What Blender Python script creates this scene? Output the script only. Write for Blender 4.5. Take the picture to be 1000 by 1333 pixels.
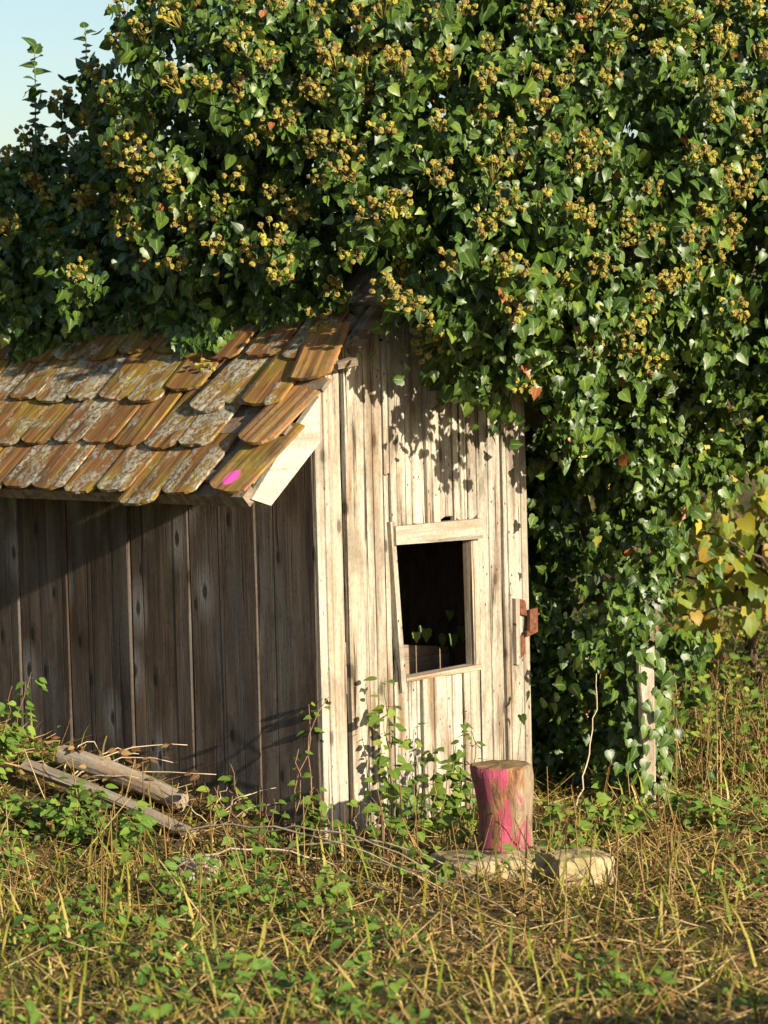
import bpy, math, random
import numpy as np
from mathutils import Vector, Matrix, noise

random.seed(7)
rng = np.random.default_rng(11)
scene = bpy.context.scene
for o in list(bpy.data.objects):
    bpy.data.objects.remove(o)
C = scene.collection
R = math.radians

# ---------------------------------------------------------------- camera
cam_data = bpy.data.cameras.new('camera')
cam = bpy.data.objects.new('camera', cam_data)
C.objects.link(cam)
cam_data.sensor_fit = 'VERTICAL'
cam_data.sensor_height = 36.0
cam_data.lens = 98.6
cam_data.clip_end = 3000.0
cam_data.dof.use_dof = True
cam_data.dof.focus_distance = 10.1
cam_data.dof.aperture_fstop = 4.0
cam.matrix_world = (Matrix.Translation((0.24, -9.86, 1.88)) @ Matrix.Rotation(R(90 - 4.02), 4, 'X')
                    @ Matrix.Rotation(R(-1.4), 4, 'Z'))
scene.camera = cam

# ---------------------------------------------------------------- sky, sun, exposure
SUN_EL = R(17.0)
RAY = Vector((-0.675, 0.738, 0)).normalized() * math.cos(SUN_EL)
RAY.z = -math.sin(SUN_EL)
world = bpy.data.worlds.new('World')
scene.world = world
world.use_nodes = True
wn = world.node_tree
wn.nodes.clear()
sky = wn.nodes.new('ShaderNodeTexSky')
sky.sky_type = 'NISHITA'
sky.sun_disc = False
sky.sun_elevation = SUN_EL
sky.sun_rotation = math.atan2(-RAY.x, -RAY.y)
sky.air_density = 1.0
sky.dust_density = 1.0
sky.ozone_density = 1.5
bg = wn.nodes.new('ShaderNodeBackground')
bg.inputs['Strength'].default_value = 0.076
wo = wn.nodes.new('ShaderNodeOutputWorld')
wn.links.new(sky.outputs[0], bg.inputs[0])
wn.links.new(bg.outputs[0], wo.inputs[0])
sun_data = bpy.data.lights.new('sun', 'SUN')
sun_data.energy = 5.0
sun_data.angle = R(0.55)
sun_data.color = (1.0, 0.885, 0.70)
sun = bpy.data.objects.new('sun', sun_data)
C.objects.link(sun)
sun.rotation_euler = RAY.to_track_quat('-Z', 'Y').to_euler()
sun.location = (8, -10, 6)
scene.view_settings.view_transform = 'Standard'
scene.view_settings.look = 'None'
scene.view_settings.gamma = 1.0
scene.view_settings.exposure = 1.02
scene.view_settings.use_curve_mapping = False


# ---------------------------------------------------------------- helpers
def tag(o, label=None, cat=None, group=None, kind=None):
    if label: o['label'] = label
    if cat: o['category'] = cat
    if group: o['group'] = group
    if kind: o['kind'] = kind
    return o


def link_mesh(name, me, mat=None, parent=None):
    if mat is not None and len(me.materials) == 0:
        me.materials.append(mat)
    o = bpy.data.objects.new(name, me)
    C.objects.link(o)
    if parent is not None:
        o.parent = parent
    return o


def empty(name, loc, rz=0.0):
    o = bpy.data.objects.new(name, None)
    o.empty_display_size = 0.1
    C.objects.link(o)
    o.location = loc
    o.rotation_euler = (0, 0, rz)
    return o


def mesh(name, verts, faces, smooth=False):
    me = bpy.data.meshes.new(name)
    me.from_pydata([tuple(v) for v in verts], [], faces)
    me.update()
    if smooth:
        me.polygons.foreach_set('use_smooth', [True] * len(me.polygons))
    return me


def scatter_mesh(name, shape, P, T, N, s, tint, smooth=False):
    """many copies of one small shape (verts, faces) as a single mesh; T tip direction, N normal"""
    sv, sf = shape
    sv = np.asarray(sv, float)
    k = len(sv)
    P = np.asarray(P, float); T = np.asarray(T, float); N = np.asarray(N, float)
    T = T / (np.linalg.norm(T, axis=1, keepdims=True) + 1e-9)
    N = N - (N * T).sum(1, keepdims=True) * T
    N = N / (np.linalg.norm(N, axis=1, keepdims=True) + 1e-9)
    B = np.cross(T, N)
    s = np.asarray(s, float)
    if s.ndim == 1: s = np.stack([s, s, s], 1)
    n = len(P)
    co = (P[:, None, :] + (s[:, 0, None] * sv[None, :, 0])[..., None] * B[:, None, :]
          + (s[:, 1, None] * sv[None, :, 1])[..., None] * T[:, None, :]
          + (s[:, 2, None] * sv[None, :, 2])[..., None] * N[:, None, :]).reshape(-1, 3)
    loops = np.concatenate([np.array(f) for f in sf])
    lt = np.array([len(f) for f in sf])
    LV = (loops[None, :] + (np.arange(n) * k)[:, None]).reshape(-1)
    LT = np.tile(lt, n)
    LS = np.concatenate([[0], np.cumsum(LT)[:-1]])
    me = bpy.data.meshes.new(name)
    me.vertices.add(len(co)); me.loops.add(len(LV)); me.polygons.add(len(LT))
    me.vertices.foreach_set('co', co.astype(np.float32).ravel())
    me.loops.foreach_set('vertex_index', LV.astype(np.int32))
    me.polygons.foreach_set('loop_start', LS.astype(np.int32))
    me.polygons.foreach_set('loop_total', LT.astype(np.int32))
    if smooth:
        me.polygons.foreach_set('use_smooth', np.ones(len(LT), dtype=bool))
    at = me.attributes.new('tint', 'FLOAT', 'POINT')
    at.data.foreach_set('value', np.repeat(np.asarray(tint, np.float32), k))
    at = me.attributes.new('rib', 'FLOAT', 'POINT')
    at.data.foreach_set('value', np.tile((np.abs(sv[:, 0]) > 1e-6).astype(np.float32), n))
    me.update()
    me.validate()
    return me


def shape_mesh(name, shape, tint, mat, smooth=True):
    me = mesh(name, shape[0], shape[1], smooth)
    at = me.attributes.new('tint', 'FLOAT', 'POINT')
    at.data.foreach_set('value', np.full(len(shape[0]), tint, np.float32))
    at = me.attributes.new('rib', 'FLOAT', 'POINT')
    at.data.foreach_set('value', (np.abs(np.array(shape[0])[:, 0]) > 1e-6).astype(np.float32))
    me.materials.append(mat)
    return me


def frame_matrix(p, t, n, s):
    t = Vector(t).normalized()
    n = Vector(n)
    n = (n - n.dot(t) * t)
    if n.length < 1e-4: n = t.orthogonal()
    n.normalize()
    b = t.cross(n)
    m = Matrix.Identity(4)
    for i in range(3):
        m[i][0] = b[i] * s; m[i][1] = t[i] * s; m[i][2] = n[i] * s; m[i][3] = p[i]
    return m


def leaf_object(name, me, parent, p, t, n, s, part=None):
    """p, t, n in world axes; the parent empties of plants are never rotated"""
    o = link_mesh(name, me, None, parent)
    o.matrix_local = frame_matrix(Vector(p) - parent.location, t, n, s)
    if part is not None: o.parent = part      # a stem sits at its plant's origin, so the local matrix stays the same
    return o


def tube(pts, radii, sides=6, cap=True):
    pts = [Vector(p) for p in pts]
    V_, F_ = [], []
    prev = None
    for i, p in enumerate(pts):
        d = (pts[min(i + 1, len(pts) - 1)] - pts[max(i - 1, 0)]).normalized()
        if prev is None:
            a = d.orthogonal().normalized()
        else:
            a = (prev - prev.dot(d) * d).normalized()
        prev = a
        b = d.cross(a)
        r = radii[i] if hasattr(radii, '__len__') else radii
        for k in range(sides):
            an = 2 * math.pi * k / sides
            V_.append(p + (a * math.cos(an) + b * math.sin(an)) * r)
    for i in range(len(pts) - 1):
        for k in range(sides):
            k2 = (k + 1) % sides
            F_.append((i * sides + k, i * sides + k2, (i + 1) * sides + k2, (i + 1) * sides + k))
    if cap:
        F_.append(tuple(range(sides - 1, -1, -1)))
        F_.append(tuple((len(pts) - 1) * sides + k for k in range(sides)))
    return V_, F_


def join(parts):
    V_, F_ = [], []
    for v, f in parts:
        b = len(V_)
        V_ += list(v)
        F_ += [tuple(i + b for i in q) for q in f]
    return V_, F_


def curve(a, b, sag=0.0, n=8, jit=0.0, side=Vector((0, 0, 1))):
    a, b = Vector(a), Vector(b)
    out = []
    for i in range(n + 1):
        t = i / n
        p = a.lerp(b, t) + side * sag * 4 * t * (1 - t)
        if 0 < i:
            p += Vector((random.uniform(-jit, jit), random.uniform(-jit, jit), random.uniform(-jit, jit)))
        out.append(p)
    return out


# ---- nodes
class NT:
    def __init__(self, name):
        self.m = bpy.data.materials.new(name)
        self.m.use_nodes = True
        self.t = self.m.node_tree
        self.t.nodes.clear()
        self.out = self.t.nodes.new('ShaderNodeOutputMaterial')
        self.b = self.n('ShaderNodeBsdfPrincipled')
        self.t.links.new(self.b.outputs[0], self.out.inputs[0])

    def n(self, typ, ins=None, **props):
        nd = self.t.nodes.new(typ)
        for k, v in props.items(): setattr(nd, k, v)
        for k, v in (ins or {}).items(): self.set(nd.inputs[k], v)
        return nd

    def set(self, sock, v):
        if hasattr(v, 'is_linked') or isinstance(v, bpy.types.NodeSocket):
            self.t.links.new(v, sock)
        else:
            if sock.type == 'RGBA' and len(v) == 3: v = (*v, 1)
            sock.default_value = v

    def coord(self, scale, rand=True, kind='Object'):
        tc = self.n('ShaderNodeTexCoord').outputs[kind]
        if rand:
            oi = self.n('ShaderNodeObjectInfo').outputs['Random']
            off = self.n('ShaderNodeVectorMath', {0: (17.3, 9.1, 23.7)}, operation='SCALE')
            self.set(off.inputs['Scale'], oi)
            tc = self.n('ShaderNodeVectorMath', {0: tc, 1: off.outputs[0]}, operation='ADD').outputs[0]
        return self.n('ShaderNodeMapping', {'Vector': tc, 'Scale': scale}).outputs[0]

    def noise(self, vec, scale=1.0, detail=5.0, rough=0.55, dist=0.0):
        return self.n('ShaderNodeTexNoise', {'Vector': vec, 'Scale': scale, 'Detail': detail, 'Roughness': rough,
                                             'Distortion': dist}).outputs[0]

    def voronoi(self, vec, scale=1.0, out='Distance', rand=1.0):
        return self.n('ShaderNodeTexVoronoi', {'Vector': vec, 'Scale': scale, 'Randomness': rand}).outputs[out]

    def vor2(self, sx, sz, out='Distance'):
        sp = self.n('ShaderNodeSeparateXYZ', {0: self.coord((sx, sx, sz))}).outputs
        v = self.n('ShaderNodeCombineXYZ', {0: sp[0], 1: sp[2]}).outputs[0]
        return self.n('ShaderNodeTexVoronoi', {'Vector': v, 'Scale': 1.0}, voronoi_dimensions='2D').outputs[out]

    def ramp(self, fac, stops, interp='LINEAR'):
        r = self.n('ShaderNodeValToRGB', {'Fac': fac})
        r.color_ramp.interpolation = interp
        e = r.color_ramp.elements
        while len(e) < len(stops): e.new(0.5)
        for el, (p, c) in zip(e, stops):
            el.position = p
            el.color = (c, c, c, 1) if not hasattr(c, '__len__') else (*c, 1)
        return r.outputs[0]

    def mix(self, fac, a, b, mode='MIX'):
        m = self.n('ShaderNodeMix', data_type='RGBA', blend_type=mode)
        self.set(m.inputs['Factor'], fac)
        self.set(m.inputs['A'], a)
        self.set(m.inputs['B'], b)
        return m.outputs['Result']

    def math(self, op, a, b=0.0, c=None):
        m = self.n('ShaderNodeMath', operation=op)
        self.set(m.inputs[0], a); self.set(m.inputs[1], b)
        if c is not None: self.set(m.inputs[2], c)
        return m.outputs[0]

    def bump(self, h, strength=0.4, dist=0.01):
        self.set(self.b.inputs['Normal'], self.n('ShaderNodeBump', {'Height': h, 'Strength': strength,
                                                                    'Distance': dist}).outputs[0])

    def rand(self):
        return self.n('ShaderNodeObjectInfo').outputs['Random']

    def attr(self, name='tint'):
        return self.n('ShaderNodeAttribute', attribute_name=name).outputs['Fac']


def wood_material(name, light, mid, dark, grey, greyamt=0.5, rough=0.85, crack=0.5, axis='z', bump=0.5, stain=0.4, stain_col=(0.30, 0.13, 0.04), blotch=0.6, gf=26, knot=0):
    t = NT(name)
    ax = {'z': lambda a, b: (a, a, b), 'x': lambda a, b: (b, a, a), 'y': lambda a, b: (a, b, a)}[axis]
    g1 = t.noise(t.coord(ax(gf, 1.0)), 1, 8, 0.62, 0.35)
    g2 = t.noise(t.coord(ax(150, 3.0)), 1, 4, 0.6)
    col = t.ramp(g1, [(0.34, dark), (0.47, mid), (0.60, light)])
    w = t.noise(t.coord(ax(5, 1.2)), 1, 4, 0.55)
    col = t.mix(t.math('MULTIPLY', t.ramp(w, [(0.35, 0.0), (0.65, 1.0)]), greyamt), col, grey)
    # rust brown stains that run along the grain
    st = t.noise(t.coord(ax(16, 1.6)), 1, 5, 0.6)
    col = t.mix(t.math('MULTIPLY', t.ramp(st, [(0.50, 0.0), (0.66, 1.0)]), stain), col, stain_col)
    # dark drying cracks and worm holes
    bl = t.noise(t.coord(ax(9, 3.5)), 1, 6, 0.65)
    col = t.mix(t.math('MULTIPLY', t.ramp(bl, [(0.50, 0.0), (0.64, 1.0)]), blotch), col, tuple(c * 0.52 for c in mid))
    cr = t.noise(t.coord(ax(55, 1.3)), 1, 4, 0.55, 0.5)
    crm = t.ramp(cr, [(0.33, 1.0), (0.40, 0.0)])
    hol = t.vor2(17, 9) if axis == 'z' else t.voronoi(t.coord(ax(26, 14)), 1)
    holm = t.math('MULTIPLY', t.ramp(hol, [(0.030, 1.0), (0.055, 0.0)]), t.ramp(w, [(0.50, 0.0), (0.56, 1.0)]))
    kn = t.math('ADD', t.vor2(5.0, 2.0), t.math('MULTIPLY_ADD', g1, 0.06, -0.02)) if axis == 'z' else t.voronoi(t.coord(ax(6.0, 2.2)), 1)
    knm = t.ramp(kn, [(0.045, 1.0), (0.07, 0.35), (0.14, 0.0)])
    if knot:
        kd = t.math('ADD', t.vor2(4.2, 1.9), t.math('MULTIPLY_ADD', g1, 0.10, -0.05))
        col = t.mix(t.math('MULTIPLY', t.ramp(kd, [(0.10, 1.0), (0.26, 0.0)]), 0.8), col, tuple(c * 1.9 for c in grey))
        knm = t.math('MAXIMUM', knm, t.ramp(kd, [(0.035, 1.0), (0.07, 0.0)]))
    knm = t.math('MULTIPLY', knm, 0.75)
    dk = t.math('MAXIMUM', t.math('MULTIPLY', crm, crack), t.math('MULTIPLY', holm, crack))
    dk = t.math('MAXIMUM', dk, knm)
    col = t.mix(dk, col, tuple(c * 0.22 for c in dark))
    col = t.mix(0.35, col, t.ramp(g2, [(0.3, 0.45), (0.7, 1.0)]), 'MULTIPLY')
    sp = t.noise(t.coord((110, 110, 60)), 1, 5, 0.7)
    col = t.mix(0.45, col, t.ramp(sp, [(0.32, 0.35), (0.55, 1.0)]), 'MULTIPLY')
    v = t.math('MULTIPLY_ADD', t.rand(), 0.35, 0.85)
    col = t.mix(1.0, col, t.n('ShaderNodeCombineColor', {0: v, 1: v, 2: v}).outputs[0], 'MULTIPLY')
    t.set(t.b.inputs['Base Color'], col)
    t.b.inputs['Roughness'].default_value = rough
    t.b.inputs['Specular IOR Level'].default_value = 0.2
    h = t.math('SUBTRACT', t.math('ADD', t.math('MULTIPLY', g1, 0.9), t.math('MULTIPLY', g2, 0.35)), dk)
    t.bump(h, bump, 0.006)
    return t.m


def leaf_material(name, stops, rough=0.4, trans=0.18, spec=0.5, tcol=(0.20, 0.30, 0.03), mottled=0.25, rib=0.45):
    t = NT(name)
    a = t.attr()
    col = t.ramp(a, stops)
    nz = t.noise(t.n('ShaderNodeTexCoord').outputs['Object'], 9, 3)
    if rib:
        col = t.mix(t.math('MULTIPLY', t.ramp(t.attr('rib'), [(0.02, 1.0), (0.16, 0.0)]), rib), col, (0.30, 0.36, 0.14, 1))
    col = t.mix(mottled, col, t.ramp(nz, [(0.3, (0.5, 0.55, 0.4)), (0.7, (1.0, 1.0, 1.0))]), 'MULTIPLY')
    t.set(t.b.inputs['Base Color'], col)
    t.b.inputs['Roughness'].default_value = rough
    t.b.inputs['Specular IOR Level'].default_value = spec
    tr = t.n('ShaderNodeBsdfTranslucent', {'Color': t.mix(0.5, col, tcol)})
    mx = t.n('ShaderNodeMixShader', {0: trans, 1: t.b.outputs[0], 2: tr.outputs[0]})
    t.t.links.new(mx.outputs[0], t.out.inputs[0])
    return t.m


def plain_material(name, c1, c2, scale=20, rough=0.85, bump=0.3, stretch=(1, 1, 1), rand=True):
    t = NT(name)
    nz = t.noise(t.coord(tuple(scale * k for k in stretch), rand), 1, 6, 0.6)
    t.set(t.b.inputs['Base Color'], t.ramp(nz, [(0.32, c1), (0.68, c2)]))
    t.b.inputs['Roughness'].default_value = rough
    t.b.inputs['Specular IOR Level'].default_value = 0.25
    t.bump(nz, bump, 0.01)
    return t.m


M = {}
M['gable'] = wood_material('sun bleached wood', (0.50, 0.445, 0.345), (0.41, 0.345, 0.25), (0.13, 0.085, 0.05), (0.44, 0.41, 0.35), 0.65, crack=1.0, stain=0.8, stain_col=(0.162, 0.084, 0.036), bump=0.9, blotch=0.85, gf=17)
M['post'] = wood_material('pale post wood', (0.466, 0.409, 0.319), (0.376, 0.315, 0.234), (0.189, 0.135, 0.086), (0.425, 0.388, 0.327), 0.5, crack=0.8, stain=0.45)
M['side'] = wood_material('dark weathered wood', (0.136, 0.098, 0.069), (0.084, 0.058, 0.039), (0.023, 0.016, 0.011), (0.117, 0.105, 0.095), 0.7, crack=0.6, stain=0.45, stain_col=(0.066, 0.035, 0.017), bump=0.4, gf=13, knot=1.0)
M['rafter'] = wood_material('old rafter wood', (0.30, 0.23, 0.16), (0.20, 0.14, 0.09), (0.08, 0.05, 0.03), (0.25, 0.23, 0.20), 0.5, axis='x')
M['barge'] = wood_material('pale barge wood', (0.507, 0.468, 0.388), (0.460, 0.411, 0.332), (0.317, 0.262, 0.190), (0.491, 0.460, 0.404), 0.5, crack=0.25, stain=0.2, axis='x')
M['lintel'] = wood_material('window frame wood', (0.486, 0.429, 0.340), (0.405, 0.340, 0.251), (0.243, 0.170, 0.105), (0.446, 0.413, 0.356), 0.5, axis='x', stain=0.5)
M['rust'] = plain_material('rusty iron', (0.06, 0.022, 0.012), (0.20, 0.075, 0.038), 60, 0.8)
M['log'] = wood_material('grey log wood', (0.350, 0.301, 0.224), (0.252, 0.203, 0.140), (0.098, 0.070, 0.042), (0.315, 0.294, 0.252), 0.6, axis='x', crack=0.9)
M['cane'] = plain_material('dry cane', (0.357, 0.273, 0.170), (0.561, 0.468, 0.323), 30)
M['redstem'] = plain_material('red brown stem', (0.13, 0.055, 0.035), (0.30, 0.17, 0.10), 30)
M['greenstem'] = plain_material('green brown stem', (0.10, 0.09, 0.03), (0.22, 0.19, 0.07), 30)
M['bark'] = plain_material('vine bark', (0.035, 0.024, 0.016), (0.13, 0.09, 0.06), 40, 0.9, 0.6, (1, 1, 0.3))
M['ivystem'] = plain_material('ivy stem', (0.07, 0.05, 0.03), (0.19, 0.13, 0.075), 40, 0.9, 0.5, (1, 1, 0.4))
M['stone'] = plain_material('mossy sandstone', (0.19, 0.15, 0.055), (0.43, 0.34, 0.20), 9, 0.95, 0.8)
M['greystone'] = plain_material('grey stone', (0.168, 0.147, 0.112), (0.350, 0.315, 0.252), 12, 0.95, 0.6)

M['ivy'] = leaf_material('ivy leaf', [(0.0, (0.013, 0.036, 0.006)), (0.45, (0.042, 0.088, 0.011)), (0.8, (0.095, 0.155, 0.017)), (0.93, (0.17, 0.22, 0.028)), (0.975, (0.38, 0.30, 0.04)), (1.0, (0.30, 0.09, 0.03))], 0.42, 0.10, 0.42)
M['weed'] = leaf_material('weed leaf', [(0.0, (0.05, 0.10, 0.015)), (0.5, (0.13, 0.21, 0.03)), (0.85, (0.24, 0.30, 0.04)), (1.0, (0.42, 0.38, 0.06))], 0.5, 0.28, 0.35)
M['bramble'] = leaf_material('bramble leaf', [(0.0, (0.05, 0.11, 0.015)), (0.5, (0.11, 0.20, 0.03)), (0.9, (0.20, 0.30, 0.04)), (1.0, (0.35, 0.16, 0.05))], 0.5, 0.25, 0.35)
M['autumn'] = leaf_material('autumn vine leaf', [(0.0, (0.08, 0.14, 0.02)), (0.4, (0.22, 0.26, 0.03)), (0.7, (0.42, 0.33, 0.035)), (1.0, (0.32, 0.13, 0.03))], 0.5, 0.35, 0.3, (0.55, 0.38, 0.03))
M['grass'] = leaf_material('grass blade', [(0.0, (0.05, 0.09, 0.010)), (0.5, (0.17, 0.215, 0.022)), (0.8, (0.31, 0.29, 0.038)), (1.0, (0.46, 0.35, 0.11))], 0.55, 0.25, 0.3, rib=0.0)
M['straw'] = leaf_material('dry straw', [(0.0, (0.12, 0.055, 0.018)), (0.5, (0.34, 0.215, 0.07)), (1.0, (0.56, 0.42, 0.20))], 0.7, 0.15, 0.2, (0.34, 0.21, 0.06), rib=0.0)
M['dead'] = leaf_material('dead leaf', [(0.0, (0.10, 0.045, 0.02)), (0.5, (0.22, 0.11, 0.045)), (1.0, (0.42, 0.26, 0.11))], 0.8, 0.15, 0.2, (0.3, 0.15, 0.05))


def flower_material():
    t = NT('ivy flower heads')
    nz = t.noise(t.coord((26, 26, 26)), 1, 3, 0.6)
    f = t.noise(t.coord((160, 160, 160)), 1, 2)
    a = t.mix(t.rand(), (0.36, 0.34, 0.055, 1), (0.33, 0.27, 0.05, 1))
    col = t.mix(t.ramp(nz, [(0.42, 0.0), (0.62, 1.0)]), a, (0.20, 0.13, 0.05, 1))
    col = t.mix(0.6, col, t.ramp(f, [(0.35, 0.45), (0.65, 1.0)]), 'MULTIPLY')
    t.set(t.b.inputs['Base Color'], col)
    t.b.inputs['Roughness'].default_value = 0.8
    t.b.inputs['Specular IOR Level'].default_value = 0.15
    return t.m


M['flower'] = flower_material()


def tile_material(name, spot=False, bare=False):
    t = NT(name)
    r = t.rand()
    streak = t.noise(t.coord((70, 3, 70)), 1, 5, 0.65)
    base = t.ramp(streak, [(0.28, (0.060, 0.028, 0.012)), (0.5, (0.20, 0.092, 0.030)), (0.74, (0.34, 0.18, 0.055))])
    # moss: olive yellow film
    ms = t.noise(t.coord((16, 6, 16)), 1, 5, 0.6)
    mf = t.math('ADD', ms, t.math('MULTIPLY_ADD', t.math('FRACT', t.math('MULTIPLY', r, 7.31)), 0.15, -0.09))
    base = t.mix(t.math('MULTIPLY', t.ramp(mf, [(0.44, 0.0), (0.62, 1.0)]), 0.8), base, t.ramp(streak, [(0.3, (0.13, 0.092, 0.015)), (0.7, (0.38, 0.27, 0.032))]))
    if bare: base = t.mix(0.55, base, t.ramp(streak, [(0.3, (0.12, 0.055, 0.022)), (0.5, (0.30, 0.14, 0.05)), (0.7, (0.42, 0.22, 0.08))]))
    # dark algae
    ag = t.noise(t.coord((9, 5, 9)), 1, 4)
    base = t.mix(t.math('MULTIPLY', t.ramp(ag, [(0.52, 0.0), (0.70, 1.0)]), 0.7), base, (0.05, 0.045, 0.025, 1))
    # pale crusty lichen in small rosettes
    lv = t.noise(t.coord((55, 55, 55)), 1, 5, 0.7)
    ln = t.noise(t.coord((13, 9, 13)), 1, 4, 0.6)
    lf = t.math('ADD', ln, t.math('MULTIPLY_ADD', t.math('FRACT', t.math('MULTIPLY', r, 13.7)), 0.24, -0.13))
    lm = t.math('MULTIPLY', t.ramp(lf, [(0.49, 0.0), (0.60, 1.0)]), t.ramp(lv, [(0.42, 0.0), (0.54, 1.0)]))
    if spot or bare: lm = t.math('MULTIPLY', lm, 0.15)
    base = t.mix(lm, base, t.ramp(ag, [(0.35, (0.40, 0.36, 0.25)), (0.6, (0.31, 0.31, 0.25))]))
    if spot:
        d = t.n('ShaderNodeVectorMath', {0: t.n('ShaderNodeTexCoord').outputs['Object'], 1: (-0.008, 0.068, 0.014)}, operation='SUBTRACT').outputs[0]
        d = t.n('ShaderNodeVectorMath', {0: d, 1: (1.0, 0.75, 0.3)}, operation='MULTIPLY').outputs[0]
        d = t.n('ShaderNodeVectorMath', {0: d}, operation='LENGTH').outputs['Value']
        d = t.math('ADD', d, t.math('MULTIPLY_ADD', streak, 0.012, -0.006))
        base = t.mix(t.ramp(d, [(0.026, 1.0), (0.030, 0.0)]), base, (0.85, 0.10, 0.45, 1))
    t.set(t.b.inputs['Base Color'], base)
    t.b.inputs['Roughness'].default_value = 0.85
    t.b.inputs['Specular IOR Level'].default_value = 0.25
    t.bump(t.math('ADD', t.math('MULTIPLY', streak, 0.7), t.math('MULTIPLY', lm, 1.2)), 0.55, 0.005)
    return t.m


M['tile'] = tile_material('weathered clay tile')
M['tile_spot'] = tile_material('clay tile with pink paint', True)
M['tile_bare'] = tile_material('bare clay tile', bare=True)


def soil_material():
    t = NT('dry soil and litter')
    c = t.n('ShaderNodeTexCoord').outputs['Object']
    a = t.noise(c, 2.0, 8, 0.6)
    b = t.noise(c, 45, 6, 0.7)
    col = t.ramp(a, [(0.35, (0.09, 0.085, 0.03)), (0.55, (0.17, 0.12, 0.055)), (0.7, (0.12, 0.13, 0.035))])
    col = t.mix(0.7, col, t.ramp(b, [(0.3, 0.35), (0.7, 1.25)]), 'MULTIPLY')
    t.set(t.b.inputs['Base Color'], col)
    t.b.inputs['Roughness'].default_value = 0.95
    t.b.inputs['Specular IOR Level'].default_value = 0.1
    t.bump(b, 0.8, 0.03)
    return t.m


M['soil'] = soil_material()


def stump_material():
    t = NT('painted stump bark')
    g = t.noise(t.coord((38, 38, 9), False), 1, 8, 0.75, 0.6)
    a = t.noise(t.coord((11, 11, 5), False), 1, 4, 0.6)
    x = t.n('ShaderNodeSeparateXYZ', {0: t.n('ShaderNodeTexCoord').outputs['Object']}).outputs
    bark = t.ramp(g, [(0.36, (0.07, 0.03, 0.015)), (0.5, (0.26, 0.115, 0.045)), (0.64, (0.40, 0.25, 0.10))])
    pale = t.ramp(g, [(0.35, (0.15, 0.09, 0.045)), (0.65, (0.40, 0.31, 0.20))])
    f = t.math('ADD', t.math('MULTIPLY', x[0], 5.0), a)
    f2 = t.math('SUBTRACT', f, t.math('MULTIPLY', x[2], 1.0))
    col = t.mix(t.ramp(f2, [(0.40, 0.0), (0.55, 1.0)]), bark, pale)
    bx = t.math('ABSOLUTE', t.math('ADD', x[0], t.math('MULTIPLY_ADD', x[2], 0.12, 0.022)))
    pk = t.math('ADD', t.math('MULTIPLY', bx, -5.0), t.math('MULTIPLY_ADD', a, 3.4, -0.98))
    pk = t.math('SUBTRACT', pk, t.ramp(g, [(0.35, 0.55), (0.62, 0.0)]))
    col = t.mix(t.ramp(pk, [(0.14, 0.0), (0.30, 1.0)]), col, t.ramp(g, [(0.3, (0.20, 0.025, 0.045)), (0.7, (0.45, 0.075, 0.13))]))
    t.set(t.b.inputs['Base Color'], col)
    t.b.inputs['Roughness'].default_value = 0.8
    t.bump(g, 0.9, 0.02)
    return t.m


M['stump'] = stump_material()
M['stumptop'] = plain_material('stump cut face', (0.13, 0.075, 0.035), (0.27, 0.18, 0.085), 30, 0.9)

# ---------------------------------------------------------------- shed frame of reference
ANG = math.atan2(0.747, 0.665)
VX = Vector((math.cos(ANG), math.sin(ANG), 0))       # along the gable wall
UY = Vector((-VX.y, VX.x, 0))                          # along the side wall


def to_local(p):
    return p[0] * VX.x + p[1] * VX.y, p[0] * UY.x + p[1] * UY.y


def to_world(x, y, z):
    return VX * x + UY * y + Vector((0, 0, z))


# ---------------------------------------------------------------- ground
def ground_z(x, y):
    lx, ly = to_local((x, y))
    h = 0.0
    # heap of earth and litter along the side wall
    if ly > -0.6:
        rise = 0.165 * max(0.0, ly + 0.1) if ly < 1.9 else 0.33
        d = -lx - 0.25
        f = 1.0 if d < 0 else math.exp(-(d / 0.75) ** 2)
        if lx > 0.1: f = 0.0
        h += rise * f
    dist = max(0.0, y - 1.6)
    h += 0.09 * dist if dist < 14 else 1.26 + 0.02 * (dist - 14)
    h += 0.030 * noise.noise((x * 1.7, y * 1.7, 3.1)) + 0.015 * noise.noise((x * 6, y * 6, 1.7))
    return h


def axis(fine0, fine1, step, far):
    a = list(np.arange(fine0, fine1 + 1e-6, step))
    s, p = step, fine1
    while p < far:
        s *= 1.35; p += s; a.append(p)
    s, p = step, fine0
    while p > -far:
        s *= 1.35; p -= s; a.insert(0, p)
    return a


gx, gy = axis(-3.2, 3.6, 0.08, 900), axis(-4.5, 4.5, 0.08, 900)
gv = [(x, y, ground_z(x, y)) for y in gy for x in gx]
nx = len(gx)
gf = [(j * nx + i, j * nx + i + 1, (j + 1) * nx + i + 1, (j + 1) * nx + i) for j in range(len(gy) - 1) for i in range(nx - 1)]
ground = link_mesh('ground', mesh('ground', gv, gf, True), M['soil'])
tag(ground, kind='structure')

# ---------------------------------------------------------------- shed
W = 1.184
EAVE = 1.61            # underside of roof at the side wall
PIT = R(43)
TP = math.tan(PIT)
shed = empty('garden_shed', (0, 0, 0), ANG)
tag(shed, 'small weathered plank shed with clay tile roof half buried in ivy', 'shed')


def roof_under(x):
    return EAVE + TP * min(x, W - x)


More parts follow.
